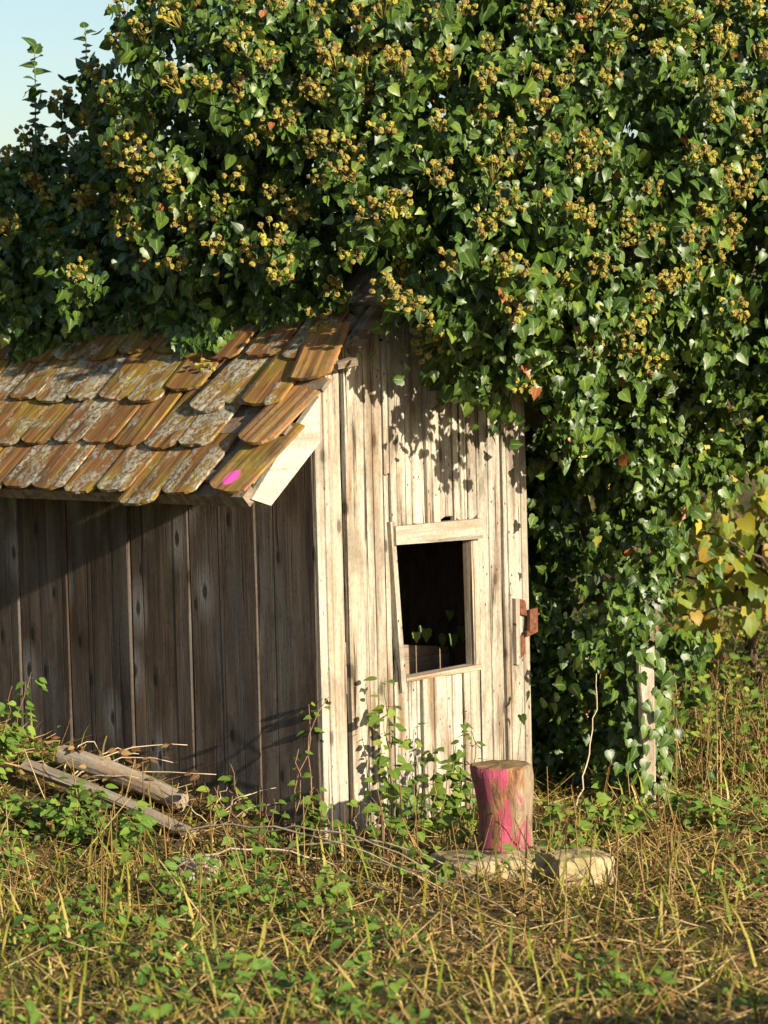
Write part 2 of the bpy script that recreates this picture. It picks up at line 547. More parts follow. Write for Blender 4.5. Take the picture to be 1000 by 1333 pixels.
def plank_mesh(name, w, zb, zt, th, grooves=2, seed=0, wob=0.003, ragged=0.006, groove=1.0):
    """upright board, front at y=0 facing -y, x from 0 to w; zb / zt are functions of x"""
    rd = random.Random(seed)
    xs = [0.0]
    gl = sorted(rd.uniform(0.12, 0.88) * w for _ in range(grooves))
    prof = [(0.0, 0.003), (0.004, 0.0)]
    for g in gl:
        if g - prof[-1][0] < 0.014 or w - g < 0.014: continue
        dpt = rd.uniform(0.006, 0.020) * groove; hw = rd.uniform(0.0018, 0.0048)
        prof += [(g - hw, rd.uniform(0, 0.0015)), (g, dpt), (g + hw, rd.uniform(0, 0.0015))]
    prof += [(w - 0.004, 0.0), (w, 0.003)]
    m = len(prof)
    nz = 9
    ph = rd.uniform(0, 99)
    V_, F_ = [], []
    jb = [rd.uniform(-ragged, ragged) for _ in prof]
    jt = [rd.uniform(-ragged, ragged) for _ in prof]
    for j in range(nz + 1):
        t = j / nz
        for k, (x, y) in enumerate(prof):
            z0, z1 = zb(x) + jb[k], zt(x) + jt[k]
            z = z0 + (z1 - z0) * t
            dx = wob * noise.noise((ph + (0 if k < m / 2 else 7), z * 2.3, 0.0)) if True else 0
            dy = 0.003 * noise.noise((ph, z * 1.5, x * 9))
            V_.append((x + dx, y + dy, z))
    nb = len(V_)
    for j in range(nz):
        for k in range(m - 1):
            F_.append((j * m + k, j * m + k + 1, (j + 1) * m + k + 1, (j + 1) * m + k))
    # back face corners
    for j in (0, nz):
        for k in (0, m - 1):
            a = V_[j * m + k]
            V_.append((a[0], th, a[2]))
    b00, b01, b10, b11 = nb, nb + 1, nb + 2, nb + 3
    F_.append(tuple([j * m for j in range(nz, -1, -1)] + [b00, b10])[::-1])
    F_.append(tuple([j * m + m - 1 for j in range(nz + 1)] + [b11, b01])[::-1])
    F_.append((b01, b00, b10, b11))
    F_.append(tuple(list(range(m)) + [b01, b00])[::-1])
    F_.append(tuple([nz * m + k for k in range(m)] + [b11, b10]))
    return mesh(name, V_, F_)


def gable_board(name, x0, x1, zb, zt, th=0.024, y=0.0, grooves=2, seed=0, mat='gable', **kw):
    f0 = zb if callable(zb) else (lambda x, v=zb: v)
    f1 = zt if callable(zt) else (lambda x, v=zt: v)
    me = plank_mesh(name, x1 - x0, lambda x: f0(x + x0), lambda x: f1(x + x0), th, grooves, seed, **kw)
    o = link_mesh(name, me, M[mat], shed)
    o.location = (x0, y, 0)
    return o


gable_board('corner_post', 0.004, 0.135, -0.05, lambda x: roof_under(max(x, 0.0)) + 0.01, 0.030, -0.003, 2, 3, 'post')
bands = [(0.172, 0.368, -0.01, roof_under, 3, 1),
         (0.376, 0.400, 0.02, 1.30, 0, 3),
         (0.404, 0.520, 1.105, roof_under, 2, 5), (0.526, 0.597, 1.118, roof_under, 1, 6), (0.601, 0.676, 1.100, roof_under, 1, 7),
         (0.686, 0.758, 1.122, roof_under, 1, 8), (0.763, 0.836, 1.106, roof_under, 1, 9), (0.842, 0.890, 1.112, roof_under, 0, 10),
         (0.404, 0.545, 0.03, 0.540, 2, 11), (0.552, 0.672, 0.02, 0.540, 1, 12), (0.682, 0.790, 0.03, 0.538, 2, 13), (0.796, 0.890, 0.02, 0.538, 1, 14),
         (0.900, 1.036, -0.01, roof_under, 2, 16), (1.042, W, -0.01, roof_under, 2, 17)]
for (x0, x1, zb, zt, gr_, sd) in bands:
    yo = [0.0, 0.006, -0.004, 0.009, 0.003][sd % 5]
    gable_board('board', x0, x1, zb, zt, 0.024, yo, gr_, sd * 5 + 1, ragged=0.014 if sd >= 5 and sd <= 10 else 0.006)
# strip above the narrow batten beside the window
gable_board('board', 0.374, 0.401, 1.305, roof_under, 0.024, 0.003, 0, 77)


def slab(name, poly, y0, y1, mat, parent=shed):
    """polygon in the gable plane (x, z) given thickness along y"""
    n = len(poly)
    V_ = [(x, y0, z) for x, z in poly] + [(x, y1, z) for x, z in poly]
    F_ = [tuple(range(n)), tuple(range(2 * n - 1, n - 1, -1))]
    F_ += [(i + n, (i + 1) % n + n, (i + 1) % n, i) for i in range(n)]
    me = mesh(name, V_, F_)
    o = link_mesh(name, me, M[mat], parent)
    return o


window = slab('window_frame', [(0.398, 1.046), (0.893, 1.032), (0.896, 1.108), (0.396, 1.114)], -0.024, 0.022, 'lintel')
slab('jamb', [(0.382, 1.13), (0.404, 1.13), (0.448, 0.52), (0.424, 0.50)], -0.012, 0.030, 'gable', window)
slab('jamb', [(0.402, 1.043), (0.414, 1.043), (0.462, 0.555), (0.448, 0.548)], 0.002, 0.045, 'post', window)
slab('jamb', [(0.852, 1.030), (0.894, 1.030), (0.894, 0.556), (0.858, 0.554)], 0.004, 0.045, 'post', window)
slab('sill', [(0.452, 0.538), (0.885, 0.536), (0.888, 0.556), (0.455, 0.552)], -0.008, 0.055, 'lintel', window)
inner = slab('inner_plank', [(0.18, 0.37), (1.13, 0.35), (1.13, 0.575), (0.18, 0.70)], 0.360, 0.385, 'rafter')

# latch: pale batten with a rusty hasp
slab('latch_batten', [(1.078, 0.535), (1.102, 0.532), (1.104, 0.785), (1.080, 0.788)], -0.022, -0.004, 'post')
latch = slab('latch', [(1.110, 0.725), (1.150, 0.715), (1.140, 0.775), (1.108, 0.785)], -0.020, -0.008, 'rust')
slab('staple', [(1.110, 0.555), (1.138, 0.572), (1.140, 0.645), (1.112, 0.640)], -0.018, -0.007, 'rust', latch)
slab('hasp', [(1.128, 0.636), (1.196, 0.650), (1.198, 0.742), (1.150, 0.738), (1.146, 0.660), (1.130, 0.655)], -0.034, -0.021, 'rust', latch)
slab('brace', [(1.17, 0.33), (1.215, 0.36), (1.225, 0.53), (1.18, 0.55)], 0.03, 0.055, 'gable')

# side wall boards
ys = [-0.0, 0.30, 0.647, 0.964, 1.315, 1.60, 1.93, 2.25, 2.60]
offs = [0.002, 0.006, 0.003, 0.010, 0.006, 0.009, 0.008, 0.004]
for i in range(len(ys) - 1):
    w_ = ys[i + 1] - ys[i] - 0.004
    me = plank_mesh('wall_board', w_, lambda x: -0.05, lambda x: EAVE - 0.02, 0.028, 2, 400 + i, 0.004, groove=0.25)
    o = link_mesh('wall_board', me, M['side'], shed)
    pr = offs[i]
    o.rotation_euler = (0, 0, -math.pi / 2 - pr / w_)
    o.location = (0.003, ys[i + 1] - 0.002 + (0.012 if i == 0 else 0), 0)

# closed rear walls so the inside is dark
def box(x0, x1, y0, y1, z0, z1):
    return ([(x0, y0, z0), (x1, y0, z0), (x1, y1, z0), (x0, y1, z0), (x0, y0, z1), (x1, y0, z1), (x1, y1, z1), (x0, y1, z1)],
            [(3, 2, 1, 0), (4, 5, 6, 7), (0, 1, 5, 4), (1, 2, 6, 5), (2, 3, 7, 6), (3, 0, 4, 7)])


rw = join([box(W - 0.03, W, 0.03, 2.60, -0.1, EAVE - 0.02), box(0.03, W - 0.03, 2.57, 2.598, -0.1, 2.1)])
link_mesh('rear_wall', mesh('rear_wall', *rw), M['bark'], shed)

# roof deck
OV = 0.33


def roof_slab(name, s0, s1, y0, y1, n0, n1, mat, right=False):
    """slab on the slope: s measured horizontally, n normal offset"""
    V_ = []
    for n_ in (n0, n1):
        for (s, y) in ((s0, y0), (s1, y0), (s1, y1), (s0, y1)):
            x = s - n_ * math.sin(PIT); z = EAVE + TP * s + n_ * math.cos(PIT)
            V_.append((W - x if right else x, y, z))
    F_ = [(3, 2, 1, 0), (4, 5, 6, 7), (0, 1, 5, 4), (1, 2, 6, 5), (2, 3, 7, 6), (3, 0, 4, 7)]
    if right: F_ = [f[::-1] for f in F_]
    return link_mesh(name, mesh(name, V_, F_), M[mat], shed)


roof_slab('roof_deck', -OV, W / 2, 0.012, 2.70, 0.002, 0.018, 'rafter')
roof_slab('roof_deck', -0.2, W / 2, 0.012, 2.70, 0.002, 0.018, 'rafter', True)
for s in (-0.335, -0.17, -0.01, 0.15, 0.31):
    roof_slab('batten', s, s + 0.035, -0.075 if s > -0.1 else -0.04, 2.68, 0.020, 0.036, 'rafter')
roof_slab('eave_board', -0.375, -0.335, -0.02, 2.70, -0.035, 0.014, 'rafter')
# pale barge board on the rafter tail, grey one higher on the gable
slab('barge_board', [(-0.257, 1.233), (-0.352, 1.262), (-0.20, 1.420), (0.0, 1.600), (0.0, 1.440)], -0.030, -0.006, 'barge')
slab('gable_trim', [(0.19, 1.735), (0.56, 2.09), (0.58, 2.15), (0.17, 1.80)], -0.050, -0.010, 'rafter')
slab('gable_trim', [(0.03, 1.690), (0.17, 1.705), (0.17, 1.735), (0.03, 1.712)], -0.075, -0.030, 'rafter')


# tiles
def tile_shape(seed, w=0.172, ln=0.37, th=0.012):
    rd = random.Random(seed)
    nc, V_, F_ = 10, [], []
    ridge = [rd.uniform(-0.0016, 0.0016) for _ in range(nc + 1)]
    rows = [0, 0.25, 0.6, 1.0]
    edge = [rd.uniform(-0.002, 0.0035) for _ in range(nc + 1)]
    chip = rd.choice([None, 0, nc]) if rd.random() < 0.4 else None
    for side in (1, 0):
        for r_ in rows:
            for k in range(nc + 1):
                q = 2 * k / nc - 1
                y0 = 0.030 * abs(q) ** 2.6 + edge[k]
                if chip is not None and abs(k - chip) < 2: y0 += 0.014
                x = q * w / 2
                y = y0 + (ln - y0) * r_
                z = th + ridge[k] - (0.003 if abs(q) == 1 else 0) if side else 0.0
                z += 0.004 * (y / ln - 0.5) ** 2
                V_.append((x, y, z))
    m = nc + 1
    o = m * len(rows)
    for j in range(len(rows) - 1):
        for k in range(nc):
            a = j * m + k
            F_.append((a, a + 1, a + m + 1, a + m))
            F_.append((o + a + m, o + a + m + 1, o + a + 1, o + a))
    for k in range(nc):
        F_.append((o + k, o + k + 1, k + 1, k))
        a = (len(rows) - 1) * m + k
        F_.append((a, a + 1, o + a + 1, o + a))
    for j in range(len(rows) - 1):
        a = j * m
        F_.append((a, a + m, o + a + m, o + a))
        a = j * m + nc
        F_.append((o + a, o + a + m, a + m, a))
    return mesh('roof_tile', V_, F_)


tile_meshes = [tile_shape(i) for i in range(6)]
for me in tile_meshes: me.materials.append(M['tile'])
bare_mesh = tile_shape(8); bare_mesh.materials.append(M['tile_bare'])
bare2_mesh = tile_shape(9); bare2_mesh.materials.append(M['tile_bare'])
spot_mesh = tile_shape(2); spot_mesh.materials.append(M['tile_spot'])
BASIS = Matrix(((0, math.cos(PIT), -math.sin(PIT), 0), (-1, 0, 0, 0), (0, math.sin(PIT), math.cos(PIT), 0), (0, 0, 0, 1)))


def put_tile(s, y, rot=0.0, lift=0.040, tilt=4.2, me=None, scale=(1, 1, 1), roll=0.0, name='roof_tile'):
    """s: horizontal position of the lower edge on the slope, y: centre along the wall"""
    o = link_mesh(name, me or random.choice(tile_meshes), None, shed)
    n_ = lift
    loc = Vector((s - n_ * math.sin(PIT), y, EAVE + TP * s + n_ * math.cos(PIT)))
    o.matrix_local = (Matrix.Translation(loc) @ BASIS @ Matrix.Rotation(R(rot), 4, 'Z') @ Matrix.Rotation(R(-tilt), 4, 'X')
                      @ Matrix.Rotation(R(roll), 4, 'Y') @ Matrix.Diagonal((*scale, 1)))
    return o


TWD = 0.169
rows_s = [-0.395, -0.232, -0.070, 0.092, 0.254]
for ri, s in enumerate(rows_s):
    y = 0.07 + (TWD / 2 if ri % 2 else 0) + 0.03 + (4 * TWD if ri == 4 else 0)
    k = 0
    while y < 2.55:
        skip = (ri == 0 and k in (0, 2)) or (ri == 1 and k == 0) or (ri == 2 and k in (0, 2)) or (ri == 3 and k in (0, 1)) or (ri == 4 and k == 0)
        if not skip:
            ds = random.gauss(0, 0.008)
            if ri == 2 and k == 3: ds = 0.045
            if ri == 3 and k in (4, 5): ds = 0.03
            put_tile(s + ds, y + random.gauss(0, 0.004), random.gauss(0, 1.6), 0.040 + random.uniform(0, 0.006), 4.2 + random.uniform(-0.6, 0.9),
                     roll=random.gauss(0, 1.2), scale=(random.uniform(0.97, 1.03), 1, 1))
        y += TWD
        k += 1
# slipped and loose tiles along the gable edge
put_tile(-0.385, 0.045, -6, 0.046, 5.5, spot_mesh, (1.02, 1, 1), 3)                 # pink paint dot
put_tile(-0.225, 0.055, -6, 0.058, 6.5, bare2_mesh, (1.0, 1, 1.1), 2)
put_tile(-0.090, 0.145, 3, 0.060, 5.5, tile_meshes[3], (1.05, 1, 1.1), 3)
put_tile(0.008, -0.010, 16, 0.056, 2.0, bare_mesh, (0.98, 0.78, 1.1), 5)
put_tile(0.085, 0.12, 4, 0.050, 4.0, tile_meshes[0])
put_tile(-0.440, 0.438, 2, 0.044, 5.0, tile_meshes[2], (1.04, 1, 1), -2)            # slid below the eave
put_tile(-0.108, 0.42, -9, 0.052, 5.0, tile_meshes[5], (0.95, 1, 1), 2)             # slid, corner pointing down
put_tile(0.10, 0.325, 2, 0.046, 4.2, tile_meshes[1])

# ---------------------------------------------------------------- leaf shapes
def leaf_shape(half, rib, fold=0.22, curl=0.18):
    """half: outline points from base to tip (x>0); rib: matching midrib y values"""
    V_, F_ = [], []
    def z(x, y): return fold * abs(x) - curl * y * y - 0.30 * x * x
    r = [(0, y, z(0, y)) for y in rib]
    V_ += r
    n = len(rib)
    for sgn in (1, -1):
        b = len(V_)
        V_ += [(sgn * x, y, z(x, y)) for x, y in half]
        m = len(half)
        # fan strips between rib and outline
        pairs = [(min(int(i * (n - 1) / (m - 1) + 0.5), n - 1)) for i in range(m)]
        for i in range(m - 1):
            a, c = pairs[i], pairs[i + 1]
            f = [a, b + i, b + i + 1] if a == c else [a, b + i, b + i + 1, c]
            if sgn < 0: f = f[::-1]
            F_.append(tuple(f))
        f = [pairs[-1], b + m - 1, n - 1] if pairs[-1] != n - 1 else None
        if f: F_.append(tuple(f if sgn > 0 else f[::-1]))
    return V_, F_


LOBED = leaf_shape([(0.16, -0.10), (0.38, -0.08), (0.50, 0.16), (0.40, 0.28), (0.42, 0.50), (0.24, 0.64), (0.05, 0.95)], [0.0, 0.2, 0.45, 0.7, 1.0], 0.32, 0.30)
HEART = leaf_shape([(0.18, -0.07), (0.40, 0.05), (0.44, 0.30), (0.30, 0.58), (0.12, 0.85)], [0.0, 0.25, 0.55, 1.0], 0.34, 0.32)
OVATE = leaf_shape([(0.16, 0.04), (0.30, 0.25), (0.32, 0.45), (0.20, 0.72), (0.06, 0.93)], [0.0, 0.3, 0.6, 1.0], 0.22, 0.2)
VINE = leaf_shape([(0.22, -0.14), (0.46, -0.04), (0.46, 0.20), (0.52, 0.42), (0.36, 0.60), (0.24, 0.80), (0.08, 0.93)], [0.0, 0.25, 0.5, 0.75, 1.0], 0.30, 0.35)
BLADE = ([(-0.5, 0, 0), (0.5, 0, 0), (-0.42, 0.4, 0.05), (0.42, 0.4, 0.05), (-0.28, 0.75, 0.20), (0.28, 0.75, 0.20), (0, 1, 0.42)],
         [(0, 1, 3, 2), (2, 3, 5, 4), (4, 5, 6)])
STRAW = ([(-0.5, 0, 0), (0.5, 0, 0), (0, 0, 0.8), (-0.4, 0.5, 0.3), (0.4, 0.5, 0.3), (0, 0.5, 1.0), (-0.25, 1, 0.0), (0.25, 1, 0.0), (0, 1, 0.5)],
         [(0, 1, 4, 3), (1, 2, 5, 4), (2, 0, 3, 5), (3, 4, 7, 6), (4, 5, 8, 7), (5, 3, 6, 8)])

# ---------------------------------------------------------------- ivy
BLOBS = [((0.90, 0.66, 2.30), (0.62, 0.66, 0.66)),
         ((0.80, 0.14, 1.94), (0.29, 0.26, 0.38)),
         ((0.57, 0.02, 2.05), (0.23, 0.23, 0.27)),
         ((0.90, 0.62, 1.70), (0.18, 0.20, 0.26)),
         ((0.40, 0.20, 2.36), (0.36, 0.36, 0.32)),
         ((0.02, 0.42, 2.03), (0.22, 0.22, 0.18)),
         ((-0.15, 0.60, 2.66), (0.46, 0.46, 0.44)),
         ((-0.05, 0.62, 2.04), (0.40, 0.38, 0.38)), ((-0.47, 0.98, 2.02), (0.44, 0.41, 0.40)),
         ((-0.93, 1.36, 2.00), (0.46, 0.43, 0.40)), ((-1.38, 1.76, 1.98), (0.48, 0.45, 0.40)),
         ((1.05, 1.35, 3.05), (0.66, 0.6, 0.5)),
         ((1.52, 1.05, 2.28), (0.68, 0.72, 0.78)),
         ((1.23, 1.10, 1.66), (0.30, 0.38, 0.56)),
         ((1.20, 0.94, 0.88), (0.10, 0.12, 0.62)),
         ((1.17, 0.97, 0.25), (0.09, 0.10, 0.40)),
         ((0.43, 1.00, 2.75), (0.85, 0.72, 0.72)),
         ((-0.14, 0.95, 2.50), (0.58, 0.55, 0.58)),
         ((-0.02, 0.62, 2.16), (0.24, 0.26, 0.24)),
         ((-0.78, 1.75, 2.10), (0.75, 0.62, 0.48)),
         ((-1.45, 2.15, 2.04), (0.75, 0.62, 0.50)),
         ((-2.1, 2.6, 2.1), (0.7, 0.6, 0.5)),
         ((-0.905, 1.45, 2.72), (0.06, 0.06, 0.24)),
         ((-0.74, 1.35, 2.60), (0.14, 0.16, 0.14)),
         ((0.80, 1.60, 0.75), (0.46, 0.40, 1.35)),
         ((2.15, 1.25, 2.18), (0.62, 0.62, 0.72)),
         ((0.95, 1.30, 2.95), (0.8, 0.7, 0.50)),
         ((1.72, 1.15, 1.64), (0.28, 0.30, 0.34))]
CARVES = [((0.30, -0.02, 2.12), (0.11, 0.36, 0.20)), ((1.27, 0.33, 2.09), (0.27, 0.36, 0.075)), ((0.99, 0.45, 1.72), (0.055, 0.45, 0.20)),
          ((1.55, 0.42, 1.93), (0.20, 0.36, 0.10)), ((1.08, 0.60, 1.52), (0.13, 0.5, 0.16)), ((0.05, 0.20, 2.60), (0.06, 0.22, 0.10)), ((0.55, 0.00, 2.62), (0.05, 0.22, 0.13)),
          ((-0.30, 0.20, 2.42), (0.10, 0.20, 0.06)), ((1.02, 0.02, 2.45), (0.05, 0.22, 0.16)), ((0.72, 0.02, 2.30), (0.10, 0.22, 0.05)), 
          ((0.25, 0.30, 2.85), (0.12, 0.25, 0.05)), ((0.80, -0.12, 1.95), (0.05, 0.16, 0.10)), ((1.70, 0.40, 2.30), (0.06, 0.25, 0.16))]
BC = np.array([b[0] for b in BLOBS]); BR = np.array([b[1] for b in BLOBS])
KC = np.array([b[0] for b in CARVES]); KR = np.array([b[1] for b in CARVES])


def sdf(P):
    def ell(P, c, r):
        q = (P[:, None, :] - c[None]) / r[None]
        l = np.linalg.norm(q, axis=2)
        g = np.linalg.norm(q / r[None], axis=2) + 1e-9
        return l * (l - 1.0) / g
    d = ell(P, BC, BR)
    k = 0.045
    u = -k * np.log(np.exp(-np.clip(d, -3, 3) / k).sum(1))
    c = ell(P, KC, KR).min(1)
    return np.maximum(u, -c)


def sdf_grad(P, e=0.01):
    g = np.stack([sdf(P + np.eye(3)[i] * e) - sdf(P - np.eye(3)[i] * e) for i in range(3)], 1)
    return g / (np.linalg.norm(g, axis=1, keepdims=True) + 1e-9)


def surface_points(n):
    """random points on the ivy surface, about evenly spread over the blobs"""
    area = (BR[:, 0] * BR[:, 1] + BR[:, 1] * BR[:, 2] + BR[:, 0] * BR[:, 2])
    idx = rng.choice(len(BR), n, p=area / area.sum())
    d = rng.normal(size=(n, 3)); d /= np.linalg.norm(d, axis=1, keepdims=True)
    P = BC[idx] + d * BR[idx]
    for _ in range(3):
        s = sdf(P)
        g = sdf_grad(P)
        P = P - g * np.clip(s, -0.08, 0.08)[:, None]
    s = sdf(P); g = sdf_grad(P)
    keep = (np.abs(s) < 0.02)
    return P[keep], g[keep]


def ok_ivy(P):
    """keep leaves out of the shed, off the open tiles, out of the ground and the far side"""
    lx = P[:, 0] * VX.x + P[:, 1] * VX.y
    ly = P[:, 0] * UY.x + P[:, 1] * UY.y
    rz = EAVE + TP * np.minimum(lx, W - lx) + 0.06
    inside = (lx > -0.05) & (lx < W + 0.02) & (ly > -0.035) & (ly < 2.65) & (P[:, 2] < rz)
    lim = 0.13 + 0.05 * np.sin(ly * 7.0) + 0.03 * np.sin(ly * 17 + 1)
    tiles = (ly > -0.10) & (lx < lim) & (P[:, 2] < rz + 0.17)
    tiles |= (ly > -0.10) & (lx < lim - 0.12) & (P[:, 2] < rz + 0.40)
    # in front of the gable only the draped lobe on the right half hangs down
    gab = (ly < 0.02) & (ly > -0.16) & (lx < 0.50) & (P[:, 2] < 1.93) & (lx > -0.4)
    return ~(inside | tiles | gab) & (P[:, 2] > 0.0)


ivy = empty('ivy', (0.95, 1.05, 0.0))
tag(ivy, 'huge flowering ivy smothering the shed roof and hanging over the gable', 'ivy')

P0, G0 = surface_points(60000)
cl = np.array([noise.noise(Vector(p) * 4.2) + 0.5 * noise.noise(Vector(p) * 9.0) for p in P0])
disp = 0.22 * cl - 0.02
face = (G0[:, 1] < 0.55) & (P0[:, 2] > 0.03)
P0, G0, disp, cl = P0[face], G0[face], disp[face], cl[face]

# clumps of shoots that stand proud of the dark inner foliage
perm = rng.permutation(len(P0))
cells, centres = {}, []
for i in perm:
    p = P0[i]
    key = tuple((p // 0.18).astype(int))
    near = [j for dx in (-1, 0, 1) for dy in (-1, 0, 1) for dz in (-1, 0, 1) for j in cells.get((key[0] + dx, key[1] + dy, key[2] + dz), ())]
    if any(((P0[j] - p) ** 2).sum() < 0.175 ** 2 for j in near): continue
    if cl[i] < -0.22: continue
    cells.setdefault(key, []).append(i)
    centres.append(i)
SP, SG, SBIG = [], [], []
for i in centres:
    h = disp[i] + random.uniform(-0.03, 0.05)
    rad = random.uniform(0.06, 0.11)
    a0 = Vector(G0[i]).orthogonal().normalized(); b0 = Vector(G0[i]).cross(a0)
    for k in range(random.randint(6, 9)):
        rr = rad * math.sqrt(random.random()); an = random.uniform(0, 6.28)
        off = np.array(a0 * math.cos(an) + b0 * math.sin(an)) * rr
        SP.append(P0[i] + off + G0[i] * (h + 0.05 - 8.0 * rr * rr))
        SG.append(G0[i] + off * 5.0)
SP = np.array(SP); SG = np.array(SG); SG /= np.linalg.norm(SG, axis=1, keepdims=True)
LP, LT_, LN, LS_, LTi = [], [], [], [], []
HALF = np.array([0.35, -0.92, 0.15])
for p, g in zip(SP, SG):
    low = p[2] < 1.75
    n = random.randint(11, 16)
    d = g * 0.8 + np.array([0, -0.1, 0.25 if not low else -0.25]) + rng.normal(size=3) * 0.25
    d /= np.linalg.norm(d)
    big = random.uniform(0.75, 1.25)
    for i in range(n):
        t = rng.uniform(-0.10, 0.05)
        q = p + d * t + rng.normal(size=3) * 0.030
        nn = g * 0.5 + HALF * 0.45 + np.array([0, 0, 0.12]) + rng.normal(size=3) * 0.45
        tip = np.array([0, 0, -0.75]) + g * 0.35 + rng.normal(size=3) * 0.45
        LP.append(q); LT_.append(tip); LN.append(nn)
        LS_.append(random.uniform(0.028, 0.050) * big)
        LTi.append(min(1.0, max(0.0, random.gauss(0.46, 0.22))) if random.random() > 0.004 else random.uniform(0.90, 0.98))
# inner layers
nb_ = 26000
sb = rng.choice(len(P0), nb_)
dep = rng.uniform(0.13, 0.55, nb_)
BP = P0[sb] + G0[sb] * (disp[sb] * 0.8 - dep)[:, None] + rng.normal(size=(nb_, 3)) * 0.015
BN = G0[sb] + rng.normal(size=(nb_, 3)) * 0.55
BT = np.array([0, 0, -0.8])[None] + rng.normal(size=(nb_, 3)) * 0.5
LP = np.concatenate([np.array(LP), BP]); LT_ = np.concatenate([np.array(LT_), BT]); LN = np.concatenate([np.array(LN), BN])
LS_ = np.concatenate([np.array(LS_), np.clip(0.05 + 0.22 * (-sdf(BP) - 0.12), 0.05, 0.12) * rng.uniform(0.7, 1.2, nb_)])
LTi = np.concatenate([np.array(LTi), np.clip(rng.normal(0.44, 0.2, nb_), 0, 0.9)])
outer = np.concatenate([np.ones(len(LP) - nb_, bool), np.zeros(nb_, bool)])
# fringe of ivy creeping down over the upper tiles
nf = 2600
fy = rng.uniform(0.16, 2.5, nf)
fl0 = 0.15 + 0.05 * np.sin(fy * 6.1 + 0.7) + 0.03 * np.sin(fy * 15.0) + 0.05 * (fy < 0.55)
fx = fl0 + rng.random(nf) ** 1.3 * 0.26
fz = EAVE + TP * fx + 0.075 + rng.random(nf) * (0.05 + 0.35 * (fx - fl0))
FP = fx[:, None] * np.array(VX) + fy[:, None] * np.array(UY) + np.array([0, 0, 1.0]) * fz[:, None]
FN = -np.array(VX)[None] * 0.6 + np.array([0.1, -0.3, 0.45])[None] + rng.normal(size=(nf, 3)) * 0.4
FT = -np.array(VX)[None] * 0.3 + np.array([0, 0, -0.7])[None] + rng.normal(size=(nf, 3)) * 0.4
LP = np.concatenate([FP, LP]); LT_ = np.concatenate([FT, LT_]); LN = np.concatenate([FN, LN])
LS_ = np.concatenate([rng.uniform(0.035, 0.065, nf), LS_]); LTi = np.concatenate([np.clip(rng.normal(0.44, 0.2, nf), 0, 0.9), LTi])
outer = np.concatenate([np.ones(nf, bool), outer])
k = ok_ivy(LP)
k[:nf] = True
LP, LT_, LN, LS_, LTi, outer = LP[k], LT_[k], LN[k], LS_[k], LTi[k], outer[k]

# the leaves that show largest become single parts
ivy_leaf_meshes = [shape_mesh('leaf', LOBED if i % 2 else HEART, t_, M['ivy']) for i, t_ in enumerate((0.35, 0.45, 0.55, 0.65, 0.75, 0.5))]
depth_out = sdf(LP)
inview = outer & (LP[:, 0] > -1.0) & (LP[:, 0] < 1.7) & (LP[:, 2] > 1.1) & (LP[:, 2] < 3.0) & (LP[:, 1] < 1.2)
cand = np.where(inview)[0]
score = depth_out[cand] * 6 + LS_[cand] * 14
best = cand[np.argsort(-score)[:300]]
for i in best:
    leaf_object('leaf', random.choice(ivy_leaf_meshes), ivy, LP[i], LT_[i], LN[i], LS_[i] * 1.12)
rest = np.ones(len(LP), bool); rest[best] = False
lob = (LP[:, 2] < 1.95) | (rng.random(len(LP)) < 0.3)
for shp, mk in ((LOBED, rest & lob), (HEART, rest & ~lob)):
    me = scatter_mesh('foliage', shp, LP[mk], LT_[mk], LN[mk], LS_[mk], LTi[mk], True)
    for v in me.vertices: pass
    o = link_mesh('foliage', me, M['ivy'], ivy)
    o.location = -ivy.location
    tag(o, kind='stuff')


# flower heads: a few round umbels on short stalks
def ball(c, r, seed):
    rd = random.Random(seed)
    V_, F_ = [], []
    nseg, nring = 9, 6
    for j in range(nring + 1):
        th = math.pi * j / nring
        for k in range(nseg):
            ph = 2 * math.pi * (k + 0.5 * (j % 2)) / nseg
            rr = r * (1.0 + rd.uniform(-0.42, 0.30))
            V_.append((c[0] + rr * math.sin(th) * math.cos(ph), c[1] + rr * math.sin(th) * math.sin(ph), c[2] + rr * math.cos(th)))
    for j in range(nring):
        for k in range(nseg):
            k2 = (k + 1) % nseg
            F_.append((j * nseg + k, (j + 1) * nseg + k, (j + 1) * nseg + k2, j * nseg + k2))
    return V_, F_


def cluster_mesh(seed):
    rd = random.Random(seed)
    parts = []
    n = rd.randint(9, 14)
    spots = []
    tries = 0
    while len(spots) < n and tries < 200:
        tries += 1
        c = Vector((rd.uniform(-1, 1) * 0.043, rd.uniform(-1, 1) * 0.040, rd.uniform(0.0, 0.055)))
        if all((c - s).length > 0.018 for s in spots): spots.append(c)
    for i, c in enumerate(spots):
        parts.append(ball(c, rd.uniform(0.0085, 0.0125), seed * 31 + i))
        parts.append(tube([Vector((0, 0, -0.05)), c], [0.002, 0.0012], 4, False))
    return mesh('flower_cluster', *join(parts))


